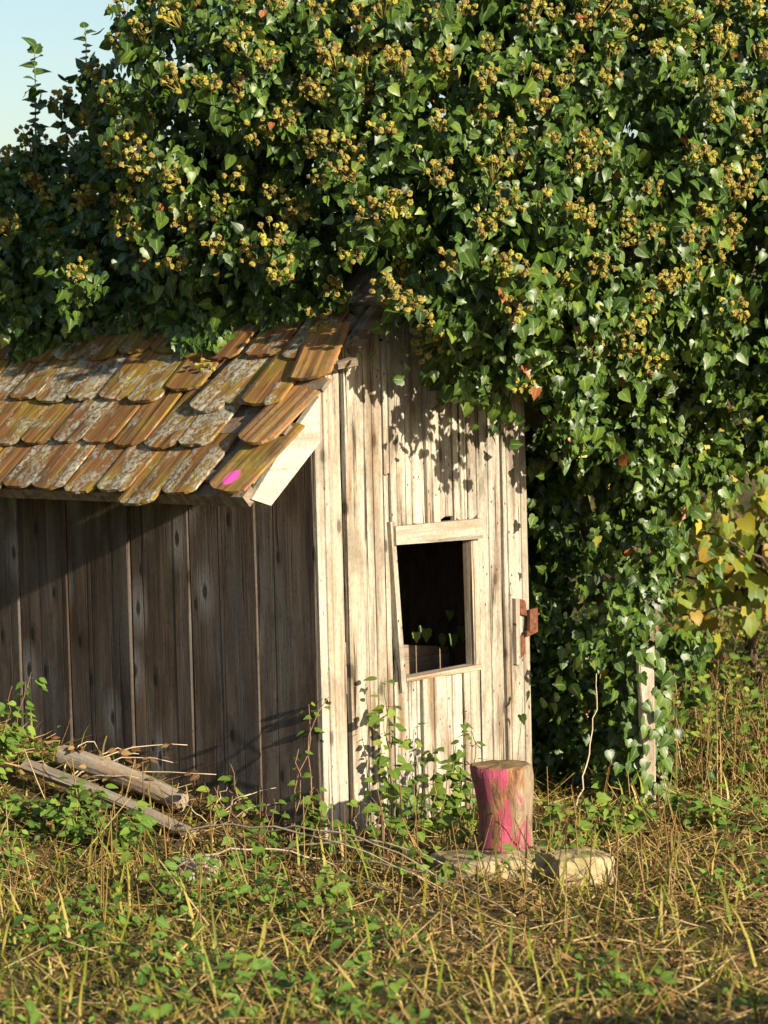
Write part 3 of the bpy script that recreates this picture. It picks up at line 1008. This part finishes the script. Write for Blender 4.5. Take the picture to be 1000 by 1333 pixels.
cms = [cluster_mesh(i) for i in range(6)]
for me in cms: me.materials.append(M['flower'])
fl = np.array([noise.noise(Vector(p) * 2.1 + Vector((5, 5, 5))) for p in SP])
hz = SP[:, 2] - 0.02 + 0.40 * fl + rng.normal(size=len(SP)) * 0.22
fk = np.where((hz > 1.95) & ok_ivy(SP) & (SG[:, 1] < 0.1) & (SP[:, 0] > -1.3) & (SP[:, 0] < 1.85) & (SP[:, 2] < 3.1))[0]
rng.shuffle(fk)
chosen = []
for i in fk:
    if len(chosen) >= 300: break
    if SP[i][0] < -0.30 and rng.random() < 0.6: continue
    if all(np.linalg.norm(SP[i] - SP[j]) > 0.085 for j in chosen): chosen.append(i)
for i in chosen:
    d = SG[i] * 0.8 + np.array([0.1, -0.35, 0.55]) + rng.normal(size=3) * 0.15
    p = SP[i] + SG[i] * 0.055
    o = link_mesh('flower_cluster', random.choice(cms), None, ivy)
    m = frame_matrix(Vector(p) - ivy.location, Vector(d).orthogonal(), Vector(d), 1.0)
    sc = random.uniform(0.75, 1.2)
    o.matrix_local = m @ Matrix.Rotation(random.uniform(0, 6.28), 4, 'Z') @ Matrix.Diagonal((sc, sc, sc, 1))

# climbing stems of the ivy
stem_parts = []
for (a, b, r0) in (((1.25, 1.15, 0), (1.30, 1.15, 1.6), 0.05), ((1.15, 1.45, 0), (0.95, 1.3, 2.0), 0.04), ((1.3, 1.15, 1.5), (1.6, 1.1, 2.6), 0.035),
                   ((0.95, 1.3, 1.9), (0.4, 1.0, 2.7), 0.035), ((0.4, 1.0, 2.6), (-0.3, 1.1, 2.6), 0.03), ((-0.3, 1.1, 2.5), (-1.2, 1.9, 2.3), 0.025),
                   ((0.62, 0.72, 2.15), (0.40, 0.46, 1.60), 0.007)):
    pts = curve(a, b, 0.03, 9, 0.02)
    stem_parts.append(tube(pts, [r0 * (1 - 0.4 * i / 9) for i in range(10)], 7))
v_, f_ = join(stem_parts)
o = link_mesh('stem', mesh('stem', v_, f_, True), M['ivystem'], ivy)
o.location = -ivy.location


def shoot(parent, base, tip, n, size, mat_meshes, r=0.004, flowers=0):
    pts = curve(base, tip, 0.0, 6, 0.004)
    o = link_mesh('shoot', mesh('shoot', *tube(pts, [r * (1 - 0.1 * i) for i in range(7)], 5)), M['greenstem'], parent)
    o.location = -parent.location
    for i in range(n):
        t = 0.25 + 0.75 * i / max(1, n - 1)
        p = Vector(base).lerp(Vector(tip), t)
        a = i * 2.4
        d = Vector((math.cos(a), math.sin(a) * 0.7, 0.35 if t < 0.9 else 1.0))
        leaf_object('leaf', random.choice(mat_meshes), parent, p, d, Vector((0, 0, 1)) + d * -0.3 + Vector((0, -0.6, 0)), size * random.uniform(0.8, 1.15))


shoot(ivy, (-1.126, 1.5, 2.55), (-1.117, 1.5, 2.99), 13, 0.065, ivy_leaf_meshes[:3])
shoot(ivy, (-0.90, 1.42, 2.85), (-0.905, 1.42, 3.05), 7, 0.05, ivy_leaf_meshes[:3])
# trailing runner in front of the gable
for (a, b, n_, sz) in (((0.56, 0.30, 1.98), (0.40, 0.30, 1.62), 4, 0.05), ((0.60, 0.38, 1.75), (0.47, 0.40, 1.55), 5, 0.045)):
    shoot(ivy, a, b, n_, sz, ivy_leaf_meshes[2:])

# ---------------------------------------------------------------- wooden post in the ivy column
post = empty('wooden_post', (1.235, 0.74, -0.05))
tag(post, 'pale split wooden post wrapped in hanging ivy right of the shed', 'post')
pv = plank_mesh('shaft', 0.045, lambda x: 0.0, lambda x: 0.62, 0.045, 2, 900, 0.03, 0.05)
o = link_mesh('shaft', pv, M['post'], post)
o.location = (-0.037, -0.07, 0)

for i in range(150):
    a_ = random.uniform(0, 6.28); z_ = random.uniform(0.0, 0.72)
    q_ = Vector((1.235 + 0.055 * math.cos(a_) + random.gauss(-0.02, 0.03), 0.71 + 0.06 * math.sin(a_), z_))
    if abs(q_.x - 1.235) < 0.02 and q_.y < 0.70 and random.random() < 0.4: continue
    leaf_object('leaf', random.choice(ivy_leaf_meshes), ivy, q_, Vector((random.gauss(0, 0.4), -0.3, -0.8)), Vector((random.gauss(0.3, 0.4), -0.8, 0.2)), random.uniform(0.035, 0.06))

# ---------------------------------------------------------------- stump, stones, timber
stump = empty('tree_stump', (0.612, -0.50, 0.02))
tag(stump, 'short upright log with flared foot and pink paint in front of the gable', 'stump')
prof = [(0.112, 0.0), (0.106, 0.02), (0.096, 0.06), (0.091, 0.11), (0.090, 0.16), (0.094, 0.21), (0.099, 0.26), (0.104, 0.30), (0.104, 0.332), (0.098, 0.340)]
V_, F_ = [], []
ns_ = 28
for j, (r, z) in enumerate(prof):
    for k in range(ns_):
        a = 2 * math.pi * k / ns_
        rr = r * (1 + 0.10 * noise.noise((math.cos(a) * 2.2, math.sin(a) * 2.2, z * 2.5)) + 0.09 * noise.noise((math.cos(a) * 6, math.sin(a) * 6, z * 3)))
        if z < 0.09: rr *= 1 + 0.16 * max(0, math.sin(3 * a + 0.8)) * (1 - z / 0.09)
        V_.append((rr * math.cos(a) + 0.012 * math.sin(z / 0.34 * math.pi), rr * math.sin(a), z))
for j in range(len(prof) - 1):
    for k in range(ns_):
        k2 = (k + 1) % ns_
        F_.append((j * ns_ + k, j * ns_ + k2, (j + 1) * ns_ + k2, (j + 1) * ns_ + k))
F_.append(tuple(range(ns_ - 1, -1, -1)))
link_mesh('trunk', mesh('trunk', V_, F_, True), M['stump'], stump)
top = V_[-ns_:]
tv = [(x * 0.97, y * 0.97, 0.341 + 0.003 * math.sin(i * 1.7)) for i, (x, y, z) in enumerate(top)] + [(0, 0, 0.346)] + [(x, y, 0.335) for x, y, z in top]
tf = [(k, (k + 1) % ns_, ns_) for k in range(ns_)] + [(k, ns_ + 1 + k, ns_ + 1 + (k + 1) % ns_, (k + 1) % ns_)[::-1] for k in range(ns_)]
link_mesh('cut_top', mesh('cut_top', tv, tf), M['stumptop'], stump)


def stone(name, loc, dims, seed, mat, rz, label, group=None, sharp=0.55):
    V_, F_ = [], []
    n = 9
    rd = random.Random(seed)
    idx = {}
    # rounded box from a sphere grid
    nu, nv = 34, 20
    for j in range(nv + 1):
        th = math.pi * j / nv
        for k in range(nu):
            ph = 2 * math.pi * k / nu
            d = Vector((math.sin(th) * math.cos(ph), math.sin(th) * math.sin(ph), math.cos(th)))
            p_ = 1.0 / max(abs(d.x), abs(d.y), abs(d.z))
            q = d * (p_ * sharp + (1 - sharp))
            nz = 1 + 0.16 * noise.noise(d * 1.7 + Vector((seed, 0, 0))) + 0.07 * noise.noise(d * 4.5 + Vector((0, seed, 0))) + 0.03 * noise.noise(d * 11 + Vector((0, seed, 3)))
            q *= nz
            V_.append((q.x * dims[0] / 2, q.y * dims[1] / 2, q.z * dims[2] / 2 + dims[2] * 0.42))
    for j in range(nv):
        for k in range(nu):
            k2 = (k + 1) % nu
            F_.append((j * nu + k, (j + 1) * nu + k, (j + 1) * nu + k2, j * nu + k2))
    o = link_mesh(name, mesh(name, V_, F_), M[mat])
    o.location = loc; o.rotation_euler = (0, 0, rz)
    return tag(o, label, 'stone', group)


stone('stone_slab', (0.585, -0.58, -0.055), (0.42, 0.34, 0.15), 3, 'stone', 0.2, 'low mossy stone under the pink painted log')
stone('stone_block', (0.850, -0.70, -0.04), (0.22, 0.20, 0.15), 8, 'stone', 0.35, 'squared yellow sandstone block beside the pink painted log', sharp=0.68)
stone('stone', (-0.42, -0.46, ground_z(-0.42, -0.46) - 0.03), (0.15, 0.11, 0.10), 5, 'greystone', 0.5, 'small grey stone lying in dead weeds below the dark wall')


def log(name, a, b, r, label, cat='log', mat='log', sides=12, taper=0.9, flat=1.0):
    a, b = Vector(a), Vector(b)
    L_ = (b - a).length
    V_, F_ = [], []
    n = 10
    for i in range(n + 1):
        t = i / n
        for k in range(sides):
            an = 2 * math.pi * k / sides
            rr = r * (1 - (1 - taper) * t) * (1 + 0.10 * noise.noise((t * 4, math.cos(an) * 1.5, math.sin(an) * 1.5 + r * 90)))
            V_.append((t * L_, rr * math.cos(an), rr * flat * math.sin(an) + 0.012 * math.sin(t * 3.1)))
    for i in range(n):
        for k in range(sides):
            k2 = (k + 1) % sides
            F_.append((i * sides + k, i * sides + k2, (i + 1) * sides + k2, (i + 1) * sides + k))
    F_.append(tuple(range(sides))[::-1]); F_.append(tuple(n * sides + k for k in range(sides)))
    o = link_mesh(name, mesh(name, V_, F_), M[mat])
    d = (b - a).normalized()
    o.matrix_world = Matrix.Translation(a) @ d.to_track_quat('X', 'Z').to_matrix().to_4x4()
    return tag(o, label, cat)


log('log', (-0.98, 0.50, 0.275), (-0.515, 0.20, 0.135), 0.040, 'grey weathered round log lying against the dark plank wall')
log('timber_beam', (-1.10, 0.36, 0.260), (-0.46, -0.12, 0.075), 0.034, 'long mossy beam on the heap in front of the round log', 'timber', sides=4, flat=0.8)
log('timber_beam', (-1.35, -0.10, 0.09), (-0.915, -0.36, 0.0), 0.034, 'short broken beam half buried under the bramble leaves', 'timber', sides=5, flat=0.7)


# ---------------------------------------------------------------- dry canes
def cane(a, b, sag, r, label, group=None, mat='cane', side=Vector((0, 0, 1)), jit=0.008):
    pts = curve(a, b, sag, 12, jit, side)
    o = link_mesh('dry_cane', mesh('dry_cane', *tube([p - pts[0] for p in pts], [r * (1 - 0.045 * i) for i in range(13)], 5), True), M[mat])
    o.location = pts[0]
    return tag(o, label, 'cane', group)


g_ = 'pale dry canes arching below the gable'
lab = 'pale dry cane arching over the weeds below the gable'
for (a, b, s) in (((-0.35, -0.25), (0.46, -1.0), 0.13), ((-0.55, -0.15), (0.40, -0.98), 0.10), ((-0.20, -0.30), (0.52, -0.85), 0.10), ((0.0, -0.45), (0.62, -1.25), 0.06),
                  ((-0.5, -0.5), (0.1, -0.6), 0.08), ((0.05, -0.75), (0.50, -1.5), 0.03)):
    cane((*a, ground_z(*a) + 0.03), (*b, ground_z(*b) + 0.01), s, 0.0045, lab, g_)
cane((0.925, 0.50, 0.02), (1.02, 0.55, 0.52), 0.02, 0.0035, 'thin upright dry cane in the dark ivy hollow beside the shed', mat='cane', side=Vector((1, 0, 0)))
cane((-1.33, 0.62, 0.22), (-1.27, 0.60, 0.50), 0.03, 0.005, 'thin curved cane rising beside the bramble bush', side=Vector((1, 0, 0)))


# ---------------------------------------------------------------- leafy weeds
weed_meshes = [shape_mesh('leaf', s_, t_, M['weed']) for s_, t_ in ((OVATE, 0.35), (LOBED, 0.5), (LOBED, 0.65), (OVATE, 0.8), (LOBED, 0.3))]
bramble_meshes = [shape_mesh('leaf', OVATE, t_, M['bramble']) for t_ in (0.2, 0.4, 0.55, 0.7, 0.85)]
vine_meshes = [shape_mesh('leaf', VINE, t_, M['autumn']) for t_ in (0.05, 0.2, 0.3, 0.38, 0.48, 0.6, 0.85)]
dead_meshes = [shape_mesh('leaf', OVATE, t_, M['dead']) for t_ in (0.1, 0.4, 0.7)]


def plant(name, x, y, stems, leaves, size, meshes, label, cat, group=None, stem_mat='redstem', zmin=0.2, r=0.004, spread=0.0, droop=0.0, z0=None):
    """stems: list of (dx, dy, height); leaves per stem"""
    z = ground_z(x, y) - 0.02 if z0 is None else z0
    root = empty(name, (x, y, z))
    tag(root, label, cat, group)
    for (dx, dy, h) in stems:
        pts = curve((0, 0, 0), (dx, dy, h), 0.06 * h, 8, 0.010, Vector((random.uniform(-1, 1), 0.3, 0)))
        if droop:
            pts = [p - Vector((0, 0, droop * h * (i / 8) ** 3)) + Vector((dx, dy, 0)) * 0.4 * (i / 8) ** 2 for i, p in enumerate(pts)]
        sm = link_mesh('stem', mesh('stem', *tube(pts, [r * (1 - 0.08 * i) for i in range(9)], 5), True), M[stem_mat], root)
        for i in range(leaves):
            t = random.uniform(zmin, 1.0)
            f = t * 8; i0 = min(int(f), 7)
            p = pts[i0].lerp(pts[i0 + 1], f - i0) + root.location
            a = random.uniform(0, 2 * math.pi)
            d = Vector((math.cos(a), math.sin(a), random.uniform(-0.5, 0.25)))
            p = p + d * random.uniform(0.008, 0.03 + spread)
            n_ = Vector((random.gauss(0.25, 0.4), random.gauss(-0.45, 0.35), 0.8))
            leaf_object('leaf', random.choice(meshes), root, p, d, n_, size * random.uniform(0.65, 1.25), sm)
    return root


WL = 'weeds growing along the shed foot'
plant('weed_plant', 0.245, 0.08, [(-0.02, 0.03, 0.60), (-0.03, 0.0, 0.45), (0.03, 0.02, 0.5)], 16, 0.046, weed_meshes, 'slender pale green weed climbing the boards left of the window', 'weed', WL, 'greenstem', 0.3)
plant('weed_plant', 0.385, 0.10, [(-0.05, 0, 0.42), (0.02, -0.03, 0.36), (0.06, 0.0, 0.28), (-0.02, 0, 0.2)], 17, 0.048, weed_meshes, 'bushy green weed below the left end of the window sill', 'weed', WL, 'greenstem', 0.25)
plant('weed_plant', 0.50, 0.16, [(0.02, 0.02, 0.46), (-0.03, 0.0, 0.34), (0.0, -0.02, 0.24), (0.04, 0, 0.4)], 24, 0.040, weed_meshes[:1] + weed_meshes[4:], 'dark dense upright weed below the middle of the window', 'weed', WL, 'greenstem', 0.15)
plant('weed_plant', 0.50, -0.40, [(-0.04, 0, 0.20), (0.02, 0, 0.22), (-0.08, 0, 0.14)], 12, 0.042, weed_meshes, 'pale leafy weed at the left foot of the painted log', 'weed', WL, 'greenstem', 0.2)
plant('weed_plant', 0.78, -0.30, [(0.0, 0, 0.24), (0.05, 0, 0.20), (-0.05, 0, 0.16), (0.10, 0.02, 0.16)], 13, 0.040, weed_meshes, 'pale leafy weed between the painted log and the sandstone block', 'weed', WL, 'greenstem', 0.15)
plant('weed_plant', 1.02, -0.05, [(0.0, 0, 0.22), (0.08, 0, 0.20), (-0.08, 0, 0.20), (0.15, 0.05, 0.16), (-0.14, 0.1, 0.18)], 18, 0.042, weed_meshes, 'spreading green weed behind the sandstone block', 'weed', WL, 'greenstem', 0.1)
plant('weed_plant', -0.30, 0.06, [(-0.02, 0, 0.25), (-0.10, 0.02, 0.17)], 9, 0.048, weed_meshes, 'bright green weed with few leaves before the dark wall', 'weed', WL, 'redstem', 0.35)
plant('weed_plant', -0.12, -0.05, [(0.03, 0, 0.36), (0.14, 0.02, 0.55)], 7, 0.040, weed_meshes, 'tall thin red stemmed weed before the shed corner', 'weed', WL, 'redstem', 0.35)
plant('weed_plant', -0.03, 0.0, [(-0.01, -0.02, 0.22), (-0.04, -0.02, 0.16)], 14, 0.040, weed_meshes[:1] + weed_meshes[4:], 'dark low weed hugging the foot of the corner post', 'weed', WL, 'greenstem', 0.2)
plant('weed_plant', -0.035, -0.02, [(0.0, 0.0, 0.52)], 6, 0.036, weed_meshes, 'single thin stem with leaves at its tip beside the corner post', 'weed', WL, 'redstem', 0.8)

for (x, y, h, lf, lab) in ((0.10, -0.30, 0.20, 9, 'short leafy weed in front of the corner post foot'), (0.26, -0.42, 0.24, 8, 'thin branching weed among the arching dry canes'),
                       (-0.22, -0.35, 0.22, 9, 'leafy weed left of the arching dry canes'), (0.36, -0.75, 0.15, 12, 'low clump of leaves under the tips of the dry canes'),
                       (0.72, -0.62, 0.15, 14, 'low leafy clump in front of the mossy stone'), (-0.45, -0.95, 0.16, 14, 'bright leafy clump in the grass below the small grey stone'),
                       (-0.02, -1.15, 0.15, 13, 'round leafy clump in the open grass below the corner post'), (1.35, 0.15, 0.20, 14, 'green weed clump before the ivy wrapped post'),
                       (1.60, 0.05, 0.18, 13, 'green weed clump right of the ivy wrapped post')):
    st = [(random.uniform(-0.12, 0.12), random.uniform(-0.1, 0.1), h * random.uniform(0.6, 1.3)) for _ in range(4)]
    plant('weed_plant', x, y, st, lf, 0.042, weed_meshes[:3] + bramble_meshes[1:4], lab, 'weed', WL, 'redstem', 0.2, 0.003, 0.02)

# bramble bush on the heap
for (x, y, n_, lf, h, lab) in ((-1.28, 0.35, 10, 28, 0.36, 'lush green bramble bush on the heap by the curved cane'),
                               (-1.42, 0.62, 9, 26, 0.30, 'tall bramble against the far end of the dark wall'),
                               (-0.98, 0.02, 8, 24, 0.17, 'low bramble growing over the mossy beam'),
                               (-0.72, -0.22, 7, 20, 0.15, 'bramble sprawling below the end of the round log'),
                               (-1.20, -0.42, 7, 18, 0.13, 'low bramble leaves in front of the short broken beam')):
    st = [(random.uniform(-0.24, 0.24), random.uniform(-0.2, 0.15), h * random.uniform(0.6, 1.3)) for _ in range(n_)]
    plant('bramble', x, y, st, lf, 0.042, bramble_meshes, lab, 'bramble', 'brambles on the heap', 'redstem', 0.25, 0.003, 0.02)

# dead bramble arching before the wall
st = [(0.20, 0.02, 0.26), (0.30, -0.05, 0.22), (0.10, 0.05, 0.30), (0.34, 0.02, 0.30), (-0.1, 0.02, 0.2), (0.22, -0.12, 0.12), (0.42, -0.1, 0.12)]
plant('dead_bramble', -0.98, 0.42, st, 10, 0.034, dead_meshes, 'dead brown bramble arching over the round log', 'bramble', None, 'cane', 0.3, 0.004, 0.03, 0.55)
st = [(0.10, 0.0, 0.2), (0.2, -0.05, 0.17), (0.04, 0.02, 0.24), (-0.08, 0, 0.16), (0.16, 0.03, 0.22)]
plant('dead_bramble', -0.40, 0.06, st, 4, 0.028, dead_meshes, 'dead leafless bramble tangle at the foot of the dark wall', 'bramble', None, 'cane', 0.3, 0.003, 0.03, 0.35)

# ---------------------------------------------------------------- ground cover
def ground_pts(n, x0, x1, y0, y1, dens=None):
    X = rng.uniform(x0, x1, n); Y = rng.uniform(y0, y1, n)
    keep = []
    for x, y in zip(X, Y):
        lx, ly = to_local((x, y))
        keep.append(not (-0.02 < lx < W + 0.02 and -0.03 < ly < 2.6) and (dens is None or rng.random() < dens(x, y)))
    keep = np.array(keep)
    X, Y = X[keep], Y[keep]
    return np.stack([X, Y, [ground_z(x, y) - 0.004 for x, y in zip(X, Y)]], 1)


def green_at(x, y):
    v = 0.5 + 0.9 * noise.noise((x * 1.3, y * 1.3, 0.7)) + 0.4 * noise.noise((x * 4, y * 4, 8.7))
    v += 0.25 if x < -0.2 and y < -0.6 else 0.0
    v -= 0.30 if 0.2 < x and y < -0.3 else 0.0
    return min(1.0, max(0.22, v))


def blades(name, n, box_, h, wd, tilt, tint, mat, label, shape=BLADE, dens=None, lift=0.0):
    P = ground_pts(n, *box_, dens)
    m = len(P)
    a = rng.uniform(0, 2 * math.pi, m)
    tl = np.abs(rng.normal(tilt, 0.3, m))
    T = np.stack([np.cos(a) * np.sin(tl), np.sin(a) * np.sin(tl), np.abs(np.cos(tl)) + 0.02], 1)
    N = np.stack([np.cos(a), np.sin(a), -0.3 * np.ones(m)], 1) + rng.normal(size=(m, 3)) * 0.3
    hh = h * rng.uniform(0.45, 1.5, m)
    s = np.stack([wd * rng.uniform(0.6, 1.4, m), hh, hh * 0.8 if shape is BLADE else np.full(m, wd)], 1)
    P[:, 2] += lift * rng.random(m)
    me = scatter_mesh(name, shape, P, T, N, s, np.clip(rng.normal(tint[0], tint[1], m), 0, 1))
    return tag(link_mesh(name, me, M[mat]), label, kind='stuff', cat=name.replace('_', ' '))


NEAR = (-1.9, 2.4, -3.4, 1.3)
blades('grass', 42000, NEAR, 0.050, 0.0062, 0.8, (0.70, 0.26), 'grass', 'short green and yellowing grass in front of the shed', dens=green_at)
blades('tall_grass', 2200, NEAR, 0.15, 0.008, 0.45, (0.75, 0.25), 'grass', 'longer bending grass blades among the short grass', dens=lambda x, y: 1.0 if y < -0.4 else 0.4)
blades('straw', 4500, NEAR, 0.13, 0.0046, 1.45, (0.6, 0.28), 'straw', 'dry straw and dead grass lying over the ground', STRAW, lambda x, y: 1.0 - 0.55 * green_at(x, y), 0.03)
blades('dead_grass', 17000, NEAR, 0.10, 0.0055, 1.15, (0.55, 0.28), 'straw', 'matted dead grass blades bleached by the sun', BLADE, lambda x, y: 1.0 - 0.5 * green_at(x, y))
blades('dry_stalks', 280, (-1.3, 1.3, -1.4, 0.2), 0.20, 0.0050, 0.30, (0.35, 0.25), 'straw', 'upright dry brown weed stalks below the shed', STRAW)
blades('far_grass', 16000, (-6, 7, -6, 9), 0.11, 0.010, 0.5, (0.6, 0.25), 'grass', 'rough grass spreading round the shed and up the slope', dens=lambda x, y: 0.0 if (-1.9 < x < 2.4 and -3.4 < y < 0.9) else 1.0)


def ground_leaves(name, n, box_, size, tint, mat, label, dens, hmax, shape=OVATE):
    P = ground_pts(n, *box_, dens)
    m = len(P)
    P[:, 2] += rng.random(m) ** 1.6 * hmax + 0.006
    a = rng.uniform(0, 2 * math.pi, m)
    T = np.stack([np.cos(a), np.sin(a), rng.normal(-0.1, 0.35, m)], 1)
    N = np.stack([rng.normal(0.2, 0.4, m), rng.normal(-0.4, 0.4, m), np.ones(m)], 1)
    me = scatter_mesh(name, shape, P, T, N, size * rng.uniform(0.6, 1.35, m), np.clip(rng.normal(tint[0], tint[1], m), 0, 1), True)
    return tag(link_mesh(name, me, M[mat]), label, kind='stuff', cat=name.replace('_', ' '))


def patch_at(x, y):
    v = noise.noise((x * 2.4 + 9, y * 2.4, 4.0)) + 0.35 * noise.noise((x * 7, y * 7, 2.0))
    return min(1.0, max(0.0, v * 4.0 + (0.25 if y < -0.7 and x < 0.2 else -1.0)))


ground_leaves('ground_cover', 15000, NEAR, 0.038, (0.45, 0.22), 'bramble', 'patches of small green leaves creeping through the grass', patch_at, 0.12)
ground_leaves('leaf_litter', 9000, NEAR, 0.028, (0.5, 0.28), 'dead', 'fallen brown leaves scattered on the ground', lambda x, y: 1 - 0.6 * green_at(x, y), 0.02)
# weedy bank behind the post
ground_leaves('weed_bank', 15000, (1.15, 4.6, 0.9, 4.2), 0.040, (0.6, 0.26), 'weed', 'sunlit tangle of green and yellow weeds beside the vines', lambda x, y: 1.0 if x > 1.40 - 0.1 * (y - 0.9) else 0.25, 0.34)
blades('bank_straw', 5000, (1.3, 4.6, 0.7, 4.2), 0.26, 0.004, 0.5, (0.5, 0.28), 'straw', 'dry stalks standing in the weedy bank', STRAW)

# leafy bush added out of view to cast shade over the near grass
shade_shrub = empty('shade_shrub', (1.95, -3.95, ground_z(1.95, -3.95)))
tag(shade_shrub, 'unseen leafy bush added to shade the near grass', 'shade_shrub')
tw = [tube(curve((0, 0, -0.02), (random.uniform(-0.45, 0.45), random.uniform(-0.4, 0.4), random.uniform(0.35, 0.65)), 0.05, 7, 0.01), 0.006, 5) for _ in range(14)]
link_mesh('stem', mesh('stem', *join(tw), True), M['bark'], shade_shrub)
qd = rng.normal(size=(1500, 3)); qd /= np.linalg.norm(qd, axis=1, keepdims=True)
qp = qd * (rng.random(1500) ** 0.45)[:, None] * np.array([0.56, 0.45, 0.26]) + np.array([0, 0, 0.28])
me = scatter_mesh('crown', OVATE, qp, rng.normal(size=(1500, 3)) + np.array([0, 0, -0.4]), rng.normal(size=(1500, 3)) + np.array([0, 0, 0.8]), rng.uniform(0.05, 0.09, 1500), np.clip(rng.normal(0.4, 0.2, 1500), 0, 1), True)
tag(link_mesh('crown', me, M['bramble'], shade_shrub), kind='stuff')

# ---------------------------------------------------------------- grape vines
def grape_vine(x, y, h, seed, label, lean=0.0, nl=70, full=True):
    random.seed(seed)
    z = ground_z(x, y) - 0.03
    root = empty('grape_vine', (x, y, z))
    tag(root, label, 'grape vine', 'autumn grape vines beyond the ivy')
    tr = curve((0, 0, 0), (lean, 0, h * 0.55), 0.03, 8, 0.012, Vector((1, 0, 0)))
    link_mesh('trunk', mesh('trunk', *tube(tr, [0.030 - 0.0015 * i for i in range(9)], 7), True), M['bark'], root)
    for k in range(7):
        b = Vector((lean + random.uniform(-0.65, 0.65), random.uniform(-0.18, 0.18), h * random.uniform(0.45, 1.25)))
        pts = curve(tr[-1 - k % 3], b, 0.08, 7, 0.02)
        br = link_mesh('branch', mesh('branch', *tube(pts, [0.011 - 0.001 * i for i in range(8)], 5), True), M['bark'], root)
        for i in range(nl // 7):
            t = random.uniform(0.1, 1.0) * 7; i0 = min(int(t), 6)
            p = pts[i0].lerp(pts[i0 + 1], t - i0) + root.location + Vector((random.gauss(0, 0.06), random.gauss(0, 0.06), random.gauss(-0.03, 0.07)))
            d = Vector((random.gauss(0, 0.5), random.gauss(-0.2, 0.4), -0.8))
            leaf_object('leaf', random.choice(vine_meshes), root, p, d, Vector((random.gauss(0.3, 0.5), -0.8, 0.5)), random.uniform(0.05, 0.085), br)
    return root


grape_vine(1.90, 2.6, 1.05, 1, 'near grape vine with dark leaning trunk and yellow green leaves', -0.12, 182)
grape_vine(1.62, 4.0, 1.15, 2, 'grape vine with yellow leaves just behind the ivy column', 0.05, 168)
for i, (x, y) in enumerate(((2.5, 4.2), (1.5, 5.6), (2.4, 5.8), (3.3, 5.0), (1.2, 7.4), (2.0, 7.6), (2.9, 7.5), (3.4, 3.2))):
    grape_vine(x, y, 1.25, 10 + i, 'yellow and rust coloured grape vine in the rows farther back', 0.05, 98)
grape_vine(2.2, 2.1, 0.95, 41, 'yellow green grape vine standing nearest the weedy bank edge', -0.1, 182)
random.seed(99)
vp = empty('vineyard_stake', (1.72, 3.4, ground_z(1.72, 3.4) - 0.05))
tag(vp, 'thin dark stake standing among the yellow vines', 'stake')
link_mesh('shaft', mesh('shaft', *tube(curve((0, 0, 0), (0.01, 0, 0.62), 0, 4, 0.004), 0.016, 6)), M['bark'], vp)

# leaves growing inside the shed behind the window
for (x, y, z, s) in ((0.97, 0.34, 0.66, 0.05), (0.90, 0.33, 0.655, 0.04), (1.04, 0.32, 0.64, 0.055), (1.08, 0.30, 0.63, 0.05), (1.12, 0.28, 0.66, 0.06), (1.10, 0.33, 0.72, 0.04), (0.93, 0.335, 0.68, 0.03)):
    leaf_object('leaf', random.choice(weed_meshes[:3]), ivy, to_world(x, y, z), Vector((0.1, -0.3, -0.8)), Vector((0.4, -0.8, 0.3)), s)
